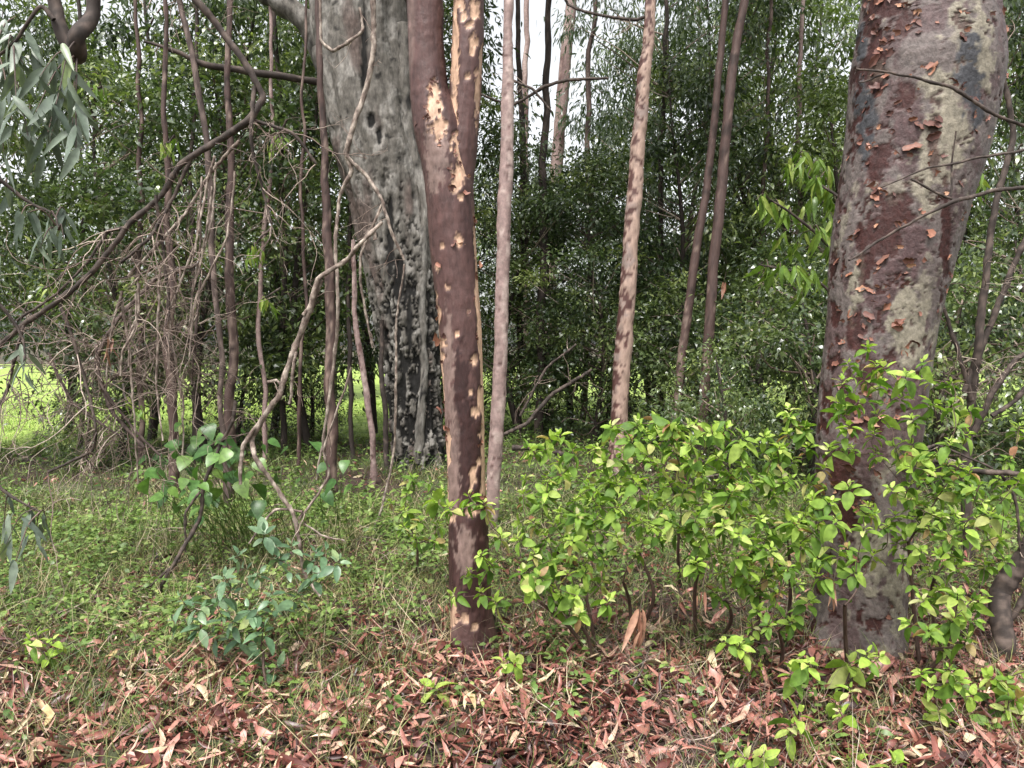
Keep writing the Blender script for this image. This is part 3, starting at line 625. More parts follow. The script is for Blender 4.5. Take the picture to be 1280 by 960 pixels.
# ------------------------------------------------------------------ ground cover
def wedge(n, y0, y1, r=rng, margin=.25):
    y = np.sqrt(r.uniform(y0 * y0, y1 * y1, n)); x = r.uniform(-1, 1, n) * (y * .70 + margin)
    return x, y
def keep(x, y, f, r=rng): return r.uniform(0, 1, len(x)) < f
def away(x, y):
    k = np.ones(len(x), bool)
    for t, rr in ((tree, .11), (gtree, .25), (ftree, .45), (t_pink, .09), (t_spot, .13)):
        k &= np.hypot(x - t.location.x, y - t.location.y) > rr
    return k
LIT = [leaf_template(.215, f, d, (.2, .5, .8), (.75, 1, .6), c) for f, d, c in ((.3, .3, .12), (.9, -.4, -.08), (.2, .7, .2), (1.4, .1, 0), (.5, -.6, .14), (1.8, .35, -.1))]
rt = np.random.default_rng(88)
for k in range(4):
    V_, F_ = leaf_template(.26, .5, rt.uniform(-.5, .5), (.2, .5, .8), (.9, 1, .8), rt.uniform(-.2, .2)); V_ = V_ + rt.normal(size=V_.shape) * [.045, .07, .05]; LIT.append((V_, F_))
def tone2(x, y, sc): return noise(np.stack([x, y, 0 * x + 3.3], 1), sc)
# leaf litter mass
parts = MB()
for k, (n, y0, y1) in enumerate(((24000, 2.1, 4.2), (9000, 3.4, 5.4), (16000, 5.2, 12.5))):
    x, y = wedge(n, y0, y1)
    left = sstep(-x / y, .05, .5); fg = sstep(y, 3.9, 3.1)
    dens = .20 + .70 * fg * (1 - .35 * left) * (.35 + .65 * sstep(tone2(x, y, 2.6), -.25, .1)) + .25 * sstep(tone2(x, y, 1.2), -.1, .3) - .12 * (1 - fg) * left
    k_ = keep(x, y, dens) & away(x, y); x, y = x[k_], y[k_]
    q = rng.integers(0, len(LIT), len(x))
    for v in range(len(LIT)):
        w = q == v; m_ = int(w.sum())
        D = rand_dirs(m_, -.4, .45); N = rng.normal(size=(m_, 3)) * .5; N[:, 2] += 1
        S = rng.uniform(.045, .12, m_) * rng.choice([.45, .7, 1, 1], m_); W = S * rng.uniform(.45, 1.5, m_)
        z = gz(x[w], y[w]) + rng.uniform(.003, .04, m_)
        V, F = scatter(LIT[v][0], LIT[v][1], np.stack([x[w], y[w], z], 1), frames(D, N), np.stack([W, S, S], 1))
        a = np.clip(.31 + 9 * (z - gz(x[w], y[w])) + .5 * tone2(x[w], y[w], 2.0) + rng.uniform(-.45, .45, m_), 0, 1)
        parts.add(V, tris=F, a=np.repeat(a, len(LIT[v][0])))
for (t_, rr, n_) in ((tree, .115, 260), (gtree, .255, 420)):
    a_ = rng.uniform(0, 2 * math.pi, n_); q_ = rr + np.abs(rng.normal(size=n_)) * .09; x, y = t_.location.x + q_ * np.cos(a_), t_.location.y + q_ * np.sin(a_)
    D = rand_dirs(n_, -.2, .7); N = np.stack([np.cos(a_), np.sin(a_), rng.uniform(.3, 1.4, n_)], 1) + rng.normal(size=(n_, 3)) * .3; S = rng.uniform(.04, .11, n_)
    V, F = scatter(LIT[2][0], LIT[2][1], np.stack([x, y, gz(x, y) + rng.uniform(0, .06, n_) * np.exp(-(q_ - rr) / .06)], 1), frames(D, N), np.stack([S * rng.uniform(.5, 1.3, n_), S, S], 1))
    parts.add(V, tris=F, a=np.repeat(rng.uniform(0, .9, n_), len(LIT[2][0])))
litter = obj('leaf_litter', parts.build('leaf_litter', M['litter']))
rd = np.random.default_rng(91); x, y = wedge(26000, 2.1, 6.0, rd); k_ = away(x, y); x, y = x[k_], y[k_]; m_ = len(x)
S = rd.uniform(.008, .032, m_); N = rd.normal(size=(m_, 3)) * .6; N[:, 2] += 1
V, F = scatter(KITE[0], KITE[1], np.stack([x, y, gz(x, y) + rd.uniform(.002, .022, m_)], 1), frames(rand_dirs(m_, -.4, .4, rd), N), np.stack([S * rd.uniform(.25, .9, m_), S, S], 1))
tag(obj('leaf_crumbs', mesh('leaf_crumbs', V, [F], {'rnd': np.repeat(np.clip(rd.normal(.25, .2, m_), 0, .95), 4)}, M['litter'], smooth=False)), 'dark crumbled leaf fragments and bark bits matted between the fallen leaves', 'leaf litter', kind='stuff')
tag(litter, 'carpet of dry pinkish brown leaves over the woodland floor', 'leaf litter', kind='stuff')
# the fallen leaves that show largest, one by one
LM = [mesh('fallen_leaf', LIT[v][0], [LIT[v][1]], None, M['litter_one']) for v in range(len(LIT))]
rl = np.random.default_rng(21)
n = 0
while n < 290:
    px, py = rl.uniform(-10, 1290), rl.uniform(805, 985)
    if px < 380 and rl.random() < .35: continue
    p = ground_at(px, py)
    if not away(p[:1], p[1:2])[0]: continue
    D = rand_dirs(1, -.25, .35, rl); N = rl.normal(size=(1, 3)) * .35 + [[0, -.15, 1]]
    S = rl.uniform(.065, .135); W = S * rl.uniform(.4, 1.3)
    o = obj('fallen_leaf', LM[rl.integers(0, len(LM))]); o.matrix_world = mat4(frames(D, N)[0], (W, S, S), p + [0, 0, rl.uniform(.02, .05)])
    tag(o, 'dry pinkish brown gum leaf lying on top of the foreground litter', 'fallen leaf', 'fallen leaves on top of the foreground litter'); n += 1
# sticks in the litter
st = MB()
for k in range(420):
    x, y = wedge(1, 2.2, 6.5); a = rng.uniform(0, math.pi); L = rng.uniform(.06, .35)
    if not away(x, y)[0]: continue
    P = np.array([[x[0] + t * L * math.cos(a) + rng.normal() * .012, y[0] + t * L * math.sin(a) + rng.normal() * .012, 0] for t in (0, .35, .7, 1)])
    P[:, 2] = gz(P[:, 0], P[:, 1]) + rng.uniform(.005, .05) + np.array([0, 1, 2, 3]) * rng.uniform(-.008, .014)
    st.tube(P, [.003, .003, .0025, .0015], 7, 4, a=rng.uniform(.2, 1))
tag(obj('fallen_twigs', st.build('fallen_twigs', M['twig'])), 'thin broken twigs scattered through the leaf litter', 'twigs', kind='stuff')

BLADE = (np.array([(-.5, 0, 0), (.5, 0, 0), (-.42, .4, .05), (.42, .4, .05), (-.28, .75, .0), (.28, .75, .0), (0, 1, -.1)], float), np.array([(0,1,3),(0,3,2),(2,3,5),(2,5,4),(4,5,6)]))
BLADE2 = (BLADE[0] + np.array([0, 0, 1]) * (-.45 * BLADE[0][:, 1:2] ** 2.2), BLADE[1])
def grass(name, label, n_t, y0, y1, per, lo, hi, wid, mat, dens, alo, ahi, spread=.05, lean=.55, cat='grass', rmargin=.25):
    x, y = wedge(n_t, y0, y1, margin=rmargin); k_ = keep(x, y, dens(x, y)) & away(x, y); x, y = x[k_], y[k_]
    c = rng.integers(per[0], per[1], len(x)); tx, ty = np.repeat(x, c), np.repeat(y, c); tl = np.repeat(rng.uniform(.6, 1.2, len(x)), c); ta = np.repeat(rng.uniform(alo, ahi, len(x)), c)
    m_ = len(tx); tx = tx + rng.normal(size=m_) * spread; ty = ty + rng.normal(size=m_) * spread
    D = rng.normal(size=(m_, 3)) * lean; D[:, 2] = 1; N = rng.normal(size=(m_, 3)); N[:, 2] *= .2
    S = rng.uniform(lo, hi, m_) * tl
    V, F = scatter(BLADE2[0], BLADE2[1], np.stack([tx, ty, gz(tx, ty) - .004], 1), frames(D, N), np.stack([np.full(m_, wid) * rng.uniform(.6, 1.3, m_), S, S], 1))
    a = np.clip(ta + rng.uniform(-.2, .25, m_), 0, 1)
    return tag(obj(name, mesh(name, V, [F], {'rnd': np.repeat(a, len(BLADE2[0]))}, M[mat])), label, cat, kind='stuff')
left = lambda x, y: sstep(-x / y, -.25, .25)
grass('grass', 'thin green and straw coloured grass growing through the litter', 6400, 2.2, 7.5, (5, 14), .05, .19, .0042, 'grass',
      lambda x, y: np.clip(.30 + .35 * sstep(tone2(x + 9, y, 1.9), .0, .25) + .65 * left(x, y) * sstep(y, 2.7, 3.6) * sstep(tone2(x, y, 1.5), -.35, .1) + .45 * sstep(tone2(x, y, 1.6), .05, .35) + .25 * sstep(y, 3.9, 5), 0, 1)  , .05, .9)
grass('dry_grass', 'tangled dry brown grass stalks below the bright shrubs', 1500, 2.3, 4.6, (6, 16), .10, .30, .0030, 'twig',
      lambda x, y: np.clip(.08 + .8 * sstep(x / y, .02, .25) * sstep(y, 4.6, 3.6) * sstep(tone2(x, y, 1.1), -.25, .2), 0, 1), .2, .8, .07, 1.1, 'dry grass')
grass('straw', 'pale dry straw stalks standing among the weeds at the left', 2600, 2.5, 8.5, (3, 8), .12, .40, .0040, 'straw_blade', lambda x, y: np.clip(.06 + .6 * left(x, y) * sstep(tone2(x, y, 1.0), -.05, .3), 0, 1), .6, 1.0, .06, .5, 'dry grass')
grass('lawn_grass', 'fringe of bright green lawn grass at the edge of the clearing', 11000, 9.2, 20, (4, 8), .06, .14, .010, 'lawn_blade', lambda x, y: (y > lawn_edge(x) - .6) * 1.0, .2, .9, .12)
grass('shade_grass', 'long soft grass and weeds under the woodland trees', 5200, 6.5, 13.5, (4, 9), .08, .28, .008, 'grass', lambda x, y: np.clip(.35 + .6 * sstep(tone2(x, y, .7), -.2, .3), 0, 1) * (y < lawn_edge(x) - .2), .0, .6, .10)
# small-leaved weeds
def weeds(name, label, n_t, y0, y1, hgt, size, dens, per, mat='weed'):
    x, y = wedge(n_t, y0, y1); k_ = keep(x, y, dens(x, y)) & away(x, y); x, y = x[k_], y[k_]
    c = rng.integers(per[0], per[1], len(x)); h = rng.uniform(.25, 1, len(x)) * hgt
    tx, ty, th_ = np.repeat(x, c), np.repeat(y, c), np.repeat(h, c); m_ = len(tx); ta = np.repeat(rng.uniform(.1, .7, len(x)), c)
    zz = th_ * rng.uniform(.15, 1, m_); a = rng.uniform(0, 2 * math.pi, m_); rr = rng.uniform(.01, .05, m_) * (1 + hgt)
    pos = np.stack([tx + rr * np.cos(a), ty + rr * np.sin(a), gz(tx, ty) + zz], 1)
    D = np.stack([np.cos(a), np.sin(a), rng.uniform(-.4, .5, m_)], 1); N = rng.normal(size=(m_, 3)) * .35; N[:, 2] += 1
    S = size * rng.uniform(.5, 1.3, m_)
    V, F = scatter(LANCE[0], LANCE[1], pos, frames(D, N), np.stack([S * .5, S, S], 1))
    return tag(obj(name, mesh(name, V, [F], {'rnd': np.repeat(np.clip(ta + rng.uniform(-.15, .3, m_), 0, 1), len(LANCE[0]))}, M[mat], smooth=False)), label, 'weeds', kind='stuff')
weeds('weeds', 'small leaved green weeds carpeting the left middle ground', 6200, 2.6, 7.5, .18, .046, lambda x, y: np.clip(.06 + .85 * left(x, y) * sstep(y, 2.9, 4.0) * sstep(tone2(x, y, 1.3), -.15, .2) + .25 * sstep(y, 4.2, 5), 0, 1), (6, 14))
weeds('groundcover', 'leafy green groundcover below the saplings and fluted tree', 3200, 6.0, 14, .34, .07, lambda x, y: np.clip(.2 + .7 * sstep(tone2(x, y, .6), -.2, .25), 0, 1) * (y < lawn_edge(x) - .3), (6, 14))

# ------------------------------------------------------------------ shrubs with single leaves
SH_M = [mesh('leaf', *(lambda t: (t[0], [t[1]]))(leaf_template(w, f, d, (.1, .32, .62, .88), (.55, 1, .95, .5), c)), None, M['shrub_leaf']) for w, f, d, c in ((.60, .35, .3, .03), (.66, .15, .5, -.04), (.5, .6, .2, 0), (.62, .25, .75, .05), (.45, .9, .4, -.06))]
SH_Y = [mesh('leaf', *(lambda t: (t[0], [t[1]]))(leaf_template(w, f, d, (.1, .32, .62, .88), (.55, 1, .95, .5), c)), None, M['shrub_young']) for w, f, d, c in ((.58, .35, .2, .03), (.62, .2, .4, -.04), (.5, .6, .1, 0), (.56, .4, .6, .05))]
def stems_to(tips, base, r, rad=.011):
    """branching stems from base to every tip"""
    mb = MB(); nodes = [np.array(base)]; rads = [rad]
    tips = sorted(tips, key=lambda p: np.linalg.norm(p - base)); axes = {}
    cen = np.mean(tips, 0); trunk_top = base + (cen - base) * .5
    P = catmull([base, base + (trunk_top - base) * .5 + r.normal(size=3) * .03, trunk_top], 7)
    mb.tube(P, [rad, rad * .75], 12, 6)
    for i in range(1, 7): nodes.append(P[i]); rads.append(rad * (1 - .3 * i / 6))
    out = []
    for t in tips:
        N = np.array(nodes); d = np.linalg.norm(N - t, axis=1) + .35 * np.maximum(0, N[:, 2] - t[2] + .03) * 3 + .15 * np.linalg.norm(N - base, axis=1)
        i = int(np.argmin(d)); a = nodes[i]
        mid = (a + t) / 2 + np.array([0, 0, -.12 * np.linalg.norm(t - a)]) + r.normal(size=3) * .02
        Q = catmull([a, mid, t], 6); r0 = max(.0022, min(rads[i] * .75, .007))
        mb.tube(Q, [r0, .0018], 9, 5)
        for k in range(1, 6): nodes.append(Q[k]); rads.append(r0 * (1 - .12 * k))
        out.append((t, unit(Q[-1] - Q[-2]), Q))
    return mb, out
def put_leaf(par, pb, meshes, p, d, n, s, r, name='leaf'):
    o = obj(name, meshes[r.integers(0, len(meshes))], par)
    o.matrix_basis = mat4(frames(np.array([d]), np.array([n]))[0], (s, s, s), p - pb); return o
def shrub(name, label, bpx, tips, seed, size=.085, group=None, young=.55, lower=3, meshes=None, cat='shrub', npair=5, rad=.011, stem='shrub_stem', bY=None):
    r = np.random.default_rng(seed)
    b_ = ground_at(*bpx)
    if bY: x = (bpx[0] - 640) / FPX * bY; b_ = np.array([x, bY, float(gz(x, bY)[0])])
    t = thing(name, label, cat, tuple(b_), group); pb = np.array(t.location)
    mb, out = stems_to([np.array(q) for q in tips], b_, r, rad)
    me = mb.build('stem', M[stem]); me.transform(Matrix.Translation(-Vector(pb))); obj('stem', me, t)
    MO, MY = meshes or (SH_M, SH_Y); cnt = 0
    for tip, ax, Q in out:
        a0 = r.uniform(0, 6.28); ax = unit(ax + np.array([0, 0, .6]) + r.normal(size=3) * .25)
        e1 = unit(np.cross(ax, [.3, .8, .1])); e2 = np.cross(ax, e1); sz = size * r.uniform(.75, 1.2); yng = r.random() < young
        for k in range(npair):
            f = k / (npair - 1)
            for h in (0, math.pi):
                a = a0 + k * 1.57 + h + r.normal() * .25
                el = 1.1 - 1.35 * f + r.normal() * .18
                rd = e1 * math.cos(a) + e2 * math.sin(a)
                d = rd * math.cos(el) + ax * math.sin(el); d[2] -= .25 * f
                s = sz * (.45 + .65 * min(1, f * 1.6)) * r.uniform(.65, 1.25)
                p = tip - ax * (.055 * f * sz / .085) + rd * .006
                put_leaf(t, pb, MY if (yng and f < .75) or f < .2 else MO, p, d, ax + r.normal(size=3) * .2 - d * .1, s, r); cnt += 1
        for k in range(lower):
            p = Q[r.integers(1, 4)]; d = rand_dirs(1, -.5, .3, r)[0]
            put_leaf(t, pb, MO, p, d, np.array([0, 0, 1]) + r.normal(size=3) * .3, sz * r.uniform(.7, 1.05), r); cnt += 1
    lv = sorted([o for o in t.children if o.name.startswith('leaf')], key=lambda o: -o.scale.x)
    if len(lv) > 300:                       # the smallest ones past 300 become one part
        mb = MB()
        for o in lv[300:]:
            me = o.data; V = np.array([tuple(o.matrix_basis @ v.co) for v in me.vertices]); mb.add(V, tris=[tuple(p.vertices) for p in me.polygons], a=r.uniform(.3, 1))
            bpy.data.objects.remove(o)
        obj('foliage', mb.build('foliage', M['blue_stuff' if cat == 'sapling' else 'shrub_stuff']), t)['kind'] = 'stuff'
    return t
def region(seed, cx, cy, rx, ry, Y, n, dy=.28, mind=26):
    r = np.random.default_rng(seed); out = []; tr_ = 0
    while len(out) < n and tr_ < 4000:
        tr_ += 1; a = r.uniform(0, 6.28); q = math.sqrt(r.random()); x, y = cx + rx * q * math.cos(a), cy + ry * q * math.sin(a)
        if all((x - o[0]) ** 2 + (y - o[1]) ** 2 > mind ** 2 for o in out): out.append((x, y, Y + r.uniform(-dy, dy)))
    return [at(*o) for o in out]
def pts(Y, L, seed=0):
    r = np.random.default_rng(seed); return [at(x, y, Y + r.uniform(-.12, .12)) for x, y in L]
GS = 'bright green shrubs in front of the mottled gum'
shrub('leafy_shrub', 'bright green sprigs reaching across the foot of the maroon gum', (735, 815), pts(3.45, [(545, 622), (585, 618), (606, 628), (600, 693), (588, 712), (612, 702), (565, 742), (600, 738), (618, 752), (645, 672), (668, 690), (625, 668), (655, 712), (560, 632), (690, 700)]), 1, .060, GS, .8, 1)
shrub('leafy_shrub', 'bright green shrub between the maroon gum and the spotted trunk', (745, 812), region(2, 712, 620, 62, 95, 3.75, 20, mind=22) + pts(3.7, [(690, 545), (665, 560), (725, 735), (700, 740), (735, 700)]), 2, .056, GS, .6, 2)
shrub('leafy_shrub', 'bright green shrub crown just below the spotted trunk', (800, 790), region(3, 800, 590, 72, 72, 3.7, 24, mind=22) + pts(3.7, [(770, 535), (800, 530), (835, 540)]), 3, .058, GS, .6, 2)
shrub('leafy_shrub', 'bright green shrub in the middle of the thicket below the brown trunk pair', (870, 800), region(4, 885, 600, 68, 80, 3.5, 24, mind=22) + pts(3.5, [(850, 535), (890, 540), (920, 560), (870, 700), (860, 660)]), 4, .060, GS, .6, 2)
shrub('leafy_shrub', 'green shrub close left of the mottled gum foot with dry brown lower leaves', (950, 810), region(5, 950, 650, 56, 95, 3.45, 20, mind=22) + pts(3.5, [(975, 560), (960, 600), (940, 780), (925, 800), (985, 510), (1005, 530)]), 5, .058, GS, .5, 2)
shrub('leafy_shrub', 'tall bright green shrub climbing highest across the mottled gum', (1150, 835), region(6, 1125, 510, 88, 68, 3.4, 24, mind=22) + pts(3.4, [(1085, 432), (1060, 452), (1105, 455), (1190, 505), (1210, 540), (1045, 500), (1035, 560), (1200, 580)]), 6, .056, GS, .6, 2)
shrub('leafy_shrub', 'bright green shrub hiding the foot of the mottled gum', (1060, 840), region(7, 1055, 655, 60, 52, 3.2, 14) + pts(3.15, [(1040, 625), (1020, 715), (1070, 715), (1095, 640), (1050, 690)]), 7, .060, GS, .7, 2)
shrub('leafy_shrub', 'green shrub right of the mottled gum foot, in front of the leaning dark trunk', (1190, 830), region(8, 1195, 665, 78, 90, 3.45, 24, mind=22) + pts(3.4, [(1190, 770), (1220, 775), (1240, 640), (1275, 600)]), 8, .058, GS, .55, 2)
shrub('leafy_shrub', 'low bright green shrub spreading in the lower right corner', (1235, 885), pts(2.95, [(1150, 840), (1165, 855), (1185, 835), (1200, 850), (1235, 845), (1255, 850), (1275, 870), (1260, 885), (1240, 905), (1215, 870), (1280, 905), (1175, 895), (1290, 840)]), 9, .058, GS, .8, 1)
shrub('leafy_shrub', 'loose green shrub at the right edge beyond the leaning dark trunk', (1290, 760), region(10, 1290, 600, 45, 80, 4.0, 14), 10, .058, GS, .5, 2)
shrub('leafy_shrub', 'pale green topped shrub at the back of the thicket behind the middle shrub', (850, 730), region(101, 845, 580, 95, 55, 4.3, 22, mind=20) + pts(4.3, [(820, 535), (870, 530), (905, 540)]), 101, .060, GS, .75, 2)
shrub('leafy_shrub', 'lower leafy shrub under the spotted trunk, filling between two thicket stems', (790, 800), region(102, 770, 650, 70, 60, 3.5, 18, mind=19), 102, .056, GS, .5, 2)
shrub('leafy_shrub', 'dark lower shrub in the shade under the middle of the thicket', (900, 800), region(103, 910, 690, 70, 60, 3.55, 18, mind=19), 103, .056, GS, .3, 2)
shrub('leafy_shrub', 'pale shrub between the middle of the thicket and the mottled gum', (985, 780), region(104, 985, 590, 48, 80, 3.7, 20, mind=20), 104, .058, GS, .7, 2)
shrub('leafy_shrub', 'bushy shrub right of the mottled gum just under the dark fallen branch', (1170, 800), region(105, 1170, 620, 60, 50, 3.3, 18, mind=20), 105, .056, GS, .65, 2)
shrub('leafy_shrub', 'loose yellow green shrub behind the slim pinkish trunk foot', (700, 740), region(106, 690, 640, 45, 70, 4.4, 15, mind=20), 106, .058, GS, .6, 2)
shrub('leafy_shrub', 'low weedy shrub left of the maroon gum foot', (520, 720), region(107, 525, 640, 40, 45, 4.6, 12, mind=18), 107, .06, GS, .5, 2)
shrub('leafy_shrub', 'low sprawling shrub between the mottled gum foot and the leaning dark trunk', (1150, 850), region(108, 1175, 770, 45, 45, 3.2, 9, mind=20), 108, .056, GS, .6, 2)
shrub('leafy_shrub', 'low leafy shrub directly left of the mottled gum foot', (975, 840), region(109, 975, 750, 38, 45, 3.3, 8, mind=20), 109, .056, GS, .6, 2)
shrub('leafy_shrub', 'spreading shrub low under the thicket near the hanging dry leaves', (740, 830), region(110, 720, 735, 55, 35, 3.4, 10, mind=22), 110, .060, GS, .7, 1)
GSD = 'small green seedlings rising from the litter'
for k, (lb, bx, tp, Y) in enumerate([
    ('seedling with fresh oval leaves below the mottled gum, tallest of its cluster', (1000, 870), [(1000, 820), (990, 835), (1012, 828)], 3.1), ('two tiered seedling right of the tallest one below the mottled gum', (1058, 895), [(1062, 860), (1045, 872), (1050, 890)], 2.95),
    ('pale seedling with yellowing tips left of the two tiered seedling', (995, 925), [(1000, 890), (988, 905)], 2.8), ('seedling at the bottom edge below the pale seedling', (940, 975), [(930, 948), (952, 945), (905, 955)], 2.65),
    ('seedling at the bottom edge towards the lower right corner', (1110, 985), [(1065, 955), (1120, 952), (1140, 960)], 2.6), ('lone seedling in red litter beneath the low corner shrub', (1180, 920), [(1178, 893)], 2.9),
    ('small yellow green seedling right beside the foot of the maroon gum', (640, 850), [(630, 822), (645, 828)], 3.3), ('tiny seedling in the litter left of the maroon gum foot', (548, 870), [(540, 855), (552, 868)], 3.2),
    ('seedling under the thicket left of the tallest seedling', (930, 850), [(925, 805), (950, 830), (905, 800)], 3.3), ('pair of fresh sprigs directly under the mottled gum', (1060, 860), [(1062, 825), (1085, 815), (1100, 820)], 3.25)]):
    shrub('seedling', lb, bx, pts(Y, tp, k), 60 + k, .07, GSD, .85, 0, None, 'seedling', 4, .004, bY=Y + .02)
# left: blue-green sapling, broad-leaved plant
def leafset(mat, shapes): return [mesh('leaf', *(lambda t: (t[0], [t[1]]))(leaf_template(w, f, d, (.08, .28, .55, .82), pr)), None, M[mat]) for w, f, d, pr in shapes]
BL = leafset('blue_leaf', [(.42, .3, .2, (.4, .95, 1, .6)), (.46, .2, .35, (.4, .95, 1, .6))])
BR = leafset('broad_leaf', [(.86, .16, .25, (.72, 1, .84, .42)), (.8, .25, .4, (.72, 1, .84, .42)), (.9, .1, .55, (.75, 1, .8, .4))])
shrub('blue_green_sapling', 'blue green leafy sapling in the left foreground', (335, 870), pts(3.5, [(290, 735), (270, 755), (310, 760), (240, 755), (215, 775), (300, 790), (325, 715), (345, 690), (360, 705), (395, 690), (410, 685), (340, 740), (265, 790), (330, 780), (380, 860), (345, 862), (360, 880), (395, 870), (310, 850), (355, 850), (425, 700), (280, 720), (255, 735), (300, 710), (225, 745), (285, 775), (320, 800), (345, 760), (375, 740), (250, 775), (365, 680), (330, 665), (350, 830), (390, 715), (300, 690)]), 31, .078, None, .3, 2, (BL, BL), 'sapling', 4, .008)
shrub('small_weed_plant', 'small pale green lobed plant at the left edge of the litter', (60, 830), pts(3.6, [(45, 790), (65, 800), (60, 820), (35, 800)]), 32, .075, None, .5, 0, None, 'plant', 3, .005)
rb = np.random.default_rng(33)
bp_ = ground_at(300, 690); bt = thing('broad_leaved_plant', 'broad heart shaped green leaves under the pale dead branch', 'plant', tuple(bp_)); pb = np.array(bt.location); sm = MB()
for (x, y, s) in [(195, 585, .17), (215, 600, .16), (180, 600, .15), (235, 570, .17), (225, 550, .15), (250, 545, .16), (240, 600, .15), (265, 560, .16), (285, 590, .18), (270, 610, .15), (300, 600, .17), (320, 605, .17), (325, 625, .18), (300, 560, .16), (285, 545, .14), (320, 575, .14), (345, 590, .13), (380, 580, .15), (420, 600, .15), (440, 605, .12), (405, 615, .14), (375, 600, .14), (250, 580, .17), (210, 575, .14), (335, 550, .12), (360, 560, .13), (205, 620, .15), (185, 570, .13), (265, 590, .15), (310, 640, .14), (235, 625, .13), (260, 530, .15), (230, 530, .14), (410, 580, .12), (432, 575, .13)] + [(rb.normal(255, 45), rb.normal(585, 32), rb.uniform(.09, .16)) for _ in range(45)]:
    p = at(x, y, 4.9 + rb.uniform(-.35, .35)); d = rand_dirs(1, -.75, -.1, rb)[0]; d[1] -= .3
    put_leaf(bt, pb, BR, p, d, np.array([rb.normal() * .3, -.45, 1]), s * .76, rb)
    st0 = bp_ + np.array([rb.normal() * .12 + (p[0] - bp_[0]) * .85, rb.normal() * .25, 0]); st0[2] = float(gz(st0[0], st0[1])[0])
    sm.tube([st0 - pb, (st0 + p) / 2 - pb + [0, 0, .05], p - pb], [.0035, .0025, .0015], 8, 4, a=.3)
obj('stem', sm.build('stem', M['weed']), bt)

# hanging gum leaves close on the left
GM = leafset('gum_leaf', [(.21, .4, .15, (.55, 1, .8, .4)), (.24, .2, -.12, (.55, 1, .8, .4)), (.18, .5, .3, (.5, 1, .85, .5))])
def spray(name, label, limbs, Y, tips, nl, size, meshes, seed, stem='dark_bark', cat='branch', hang=.9, spread=.07):
    r = np.random.default_rng(seed); p0 = at(*limbs[0][0][0], Y)
    t = thing(name, label, cat, tuple(p0)); pb = np.array(t.location); nodes = []
    for L, w in limbs:
        P = np.array([at(x, y, Y) for x, y in L]); P[:, 1] += r.normal(size=len(P)) * .03
        V, F, *_ = tube(P, np.array(w) / 2 * Y / FPX, 30, 10); V = V + .006 * fbm(V, 25, 2)[:, None]
        obj('limb', mesh('limb', V - pb, [F], {'m0': sstep(fbm(V, 30, 3), 0, .2)}, M[stem]), t); nodes += list(catmull(P, 12))
    tw = MB(); nodes = np.array(nodes)
    for (x, y) in tips:
        q = at(x, y, Y + r.uniform(-.2, .25)); a = nodes[np.argmin(np.linalg.norm(nodes - q, axis=1))]
        Q = catmull([a, (a + q) / 2 + [0, 0, .04], q], 7); tw.tube(Q - pb, [.004, .0015], 8, 4, a=r.uniform(0, .4))
        for k in range(nl):
            p = Q[r.integers(3, 7)] + r.normal(size=3) * .012; d = np.array([r.normal() * .4, r.normal() * .4, -hang])
            put_leaf(t, pb, meshes, p, d, np.array([r.normal(), -1 + r.normal() * .5, .3]), size * r.uniform(.7, 1.2), r)
    obj('twigs', tw.build('twigs', M['twig']), t)['kind'] = 'stuff'; return t
spray('gum_branch', 'crooked dark gum branch with hanging grey green leaves in the upper left corner', [([(55, -60), (66, 0), (75, 35), (92, 66), (105, 50), (110, 10), (112, -60)], [16, 15, 17, 24, 19, 17, 15]), ([(75, 30), (60, 15), (40, 40), (20, 60), (-20, 70)], [6, 5, 4, 4, 3])], 2.7,
      [(10, 60), (30, 80), (50, 95), (20, 120), (45, 140), (70, 130), (15, 150), (60, 165), (85, 150), (35, 170), (5, 190), (75, 110), (40, 60), (60, 190), (90, 175), (20, 20), (5, 100), (95, 185)], 6, .14, GM, 41)
spray('gum_spray', 'grey green gum leaves hanging from thin twigs at the left edge', [([(-60, 150), (-10, 210), (30, 250), (60, 265), (85, 290)], [6, 5, 4, 3, 2]), ([(-40, 560), (0, 610), (25, 625), (50, 640)], [5, 4, 3, 2]), ([(-30, 340), (10, 400), (25, 430), (30, 450)], [5, 4, 3, 2])], 3.0,
      [(10, 240), (35, 265), (60, 280), (80, 300), (20, 290), (50, 310), (5, 320), (85, 270), (25, 450), (30, 465), (15, 640), (40, 650), (8, 680), (45, 680), (20, 700), (5, 660), (60, 660)], 4, .12, GM, 42)
LL = leafset('lance_leaf', [(.2, .4, .3, (.55, 1, .8, .4)), (.24, .3, .45, (.55, 1, .8, .4))])
spray('lance_leaved_branch', 'branch with long drooping light green leaves close left of the mottled gum', [([(1060, 330), (1020, 290), (985, 265), (960, 250)], [5, 4, 3, 2]), ([(1055, 255), (1020, 225), (990, 205)], [4, 3, 2]), ([(1050, 375), (1010, 345), (975, 335), (950, 330)], [4, 3, 3, 2])], 5.2,
      [(965, 255), (985, 265), (1005, 280), (1025, 290), (1040, 310), (955, 330), (975, 335), (995, 335), (1015, 345), (1035, 350), (1000, 210), (1020, 225), (1035, 240), (985, 205), (1010, 190), (1030, 270), (990, 310), (970, 300), (1025, 200), (945, 250), (1045, 280), (1010, 260), (1000, 365), (1040, 215), (960, 345)], 8, .16, LL, 43, cat='branch')
spray('green_sprig', 'few light green leaves poking out right of the mottled gum', [([(1190, 260), (1215, 240), (1232, 222)], [4, 3, 2])], 4.6, [(1215, 225), (1225, 215), (1230, 235), (1210, 240)], 4, .11, LL, 44)

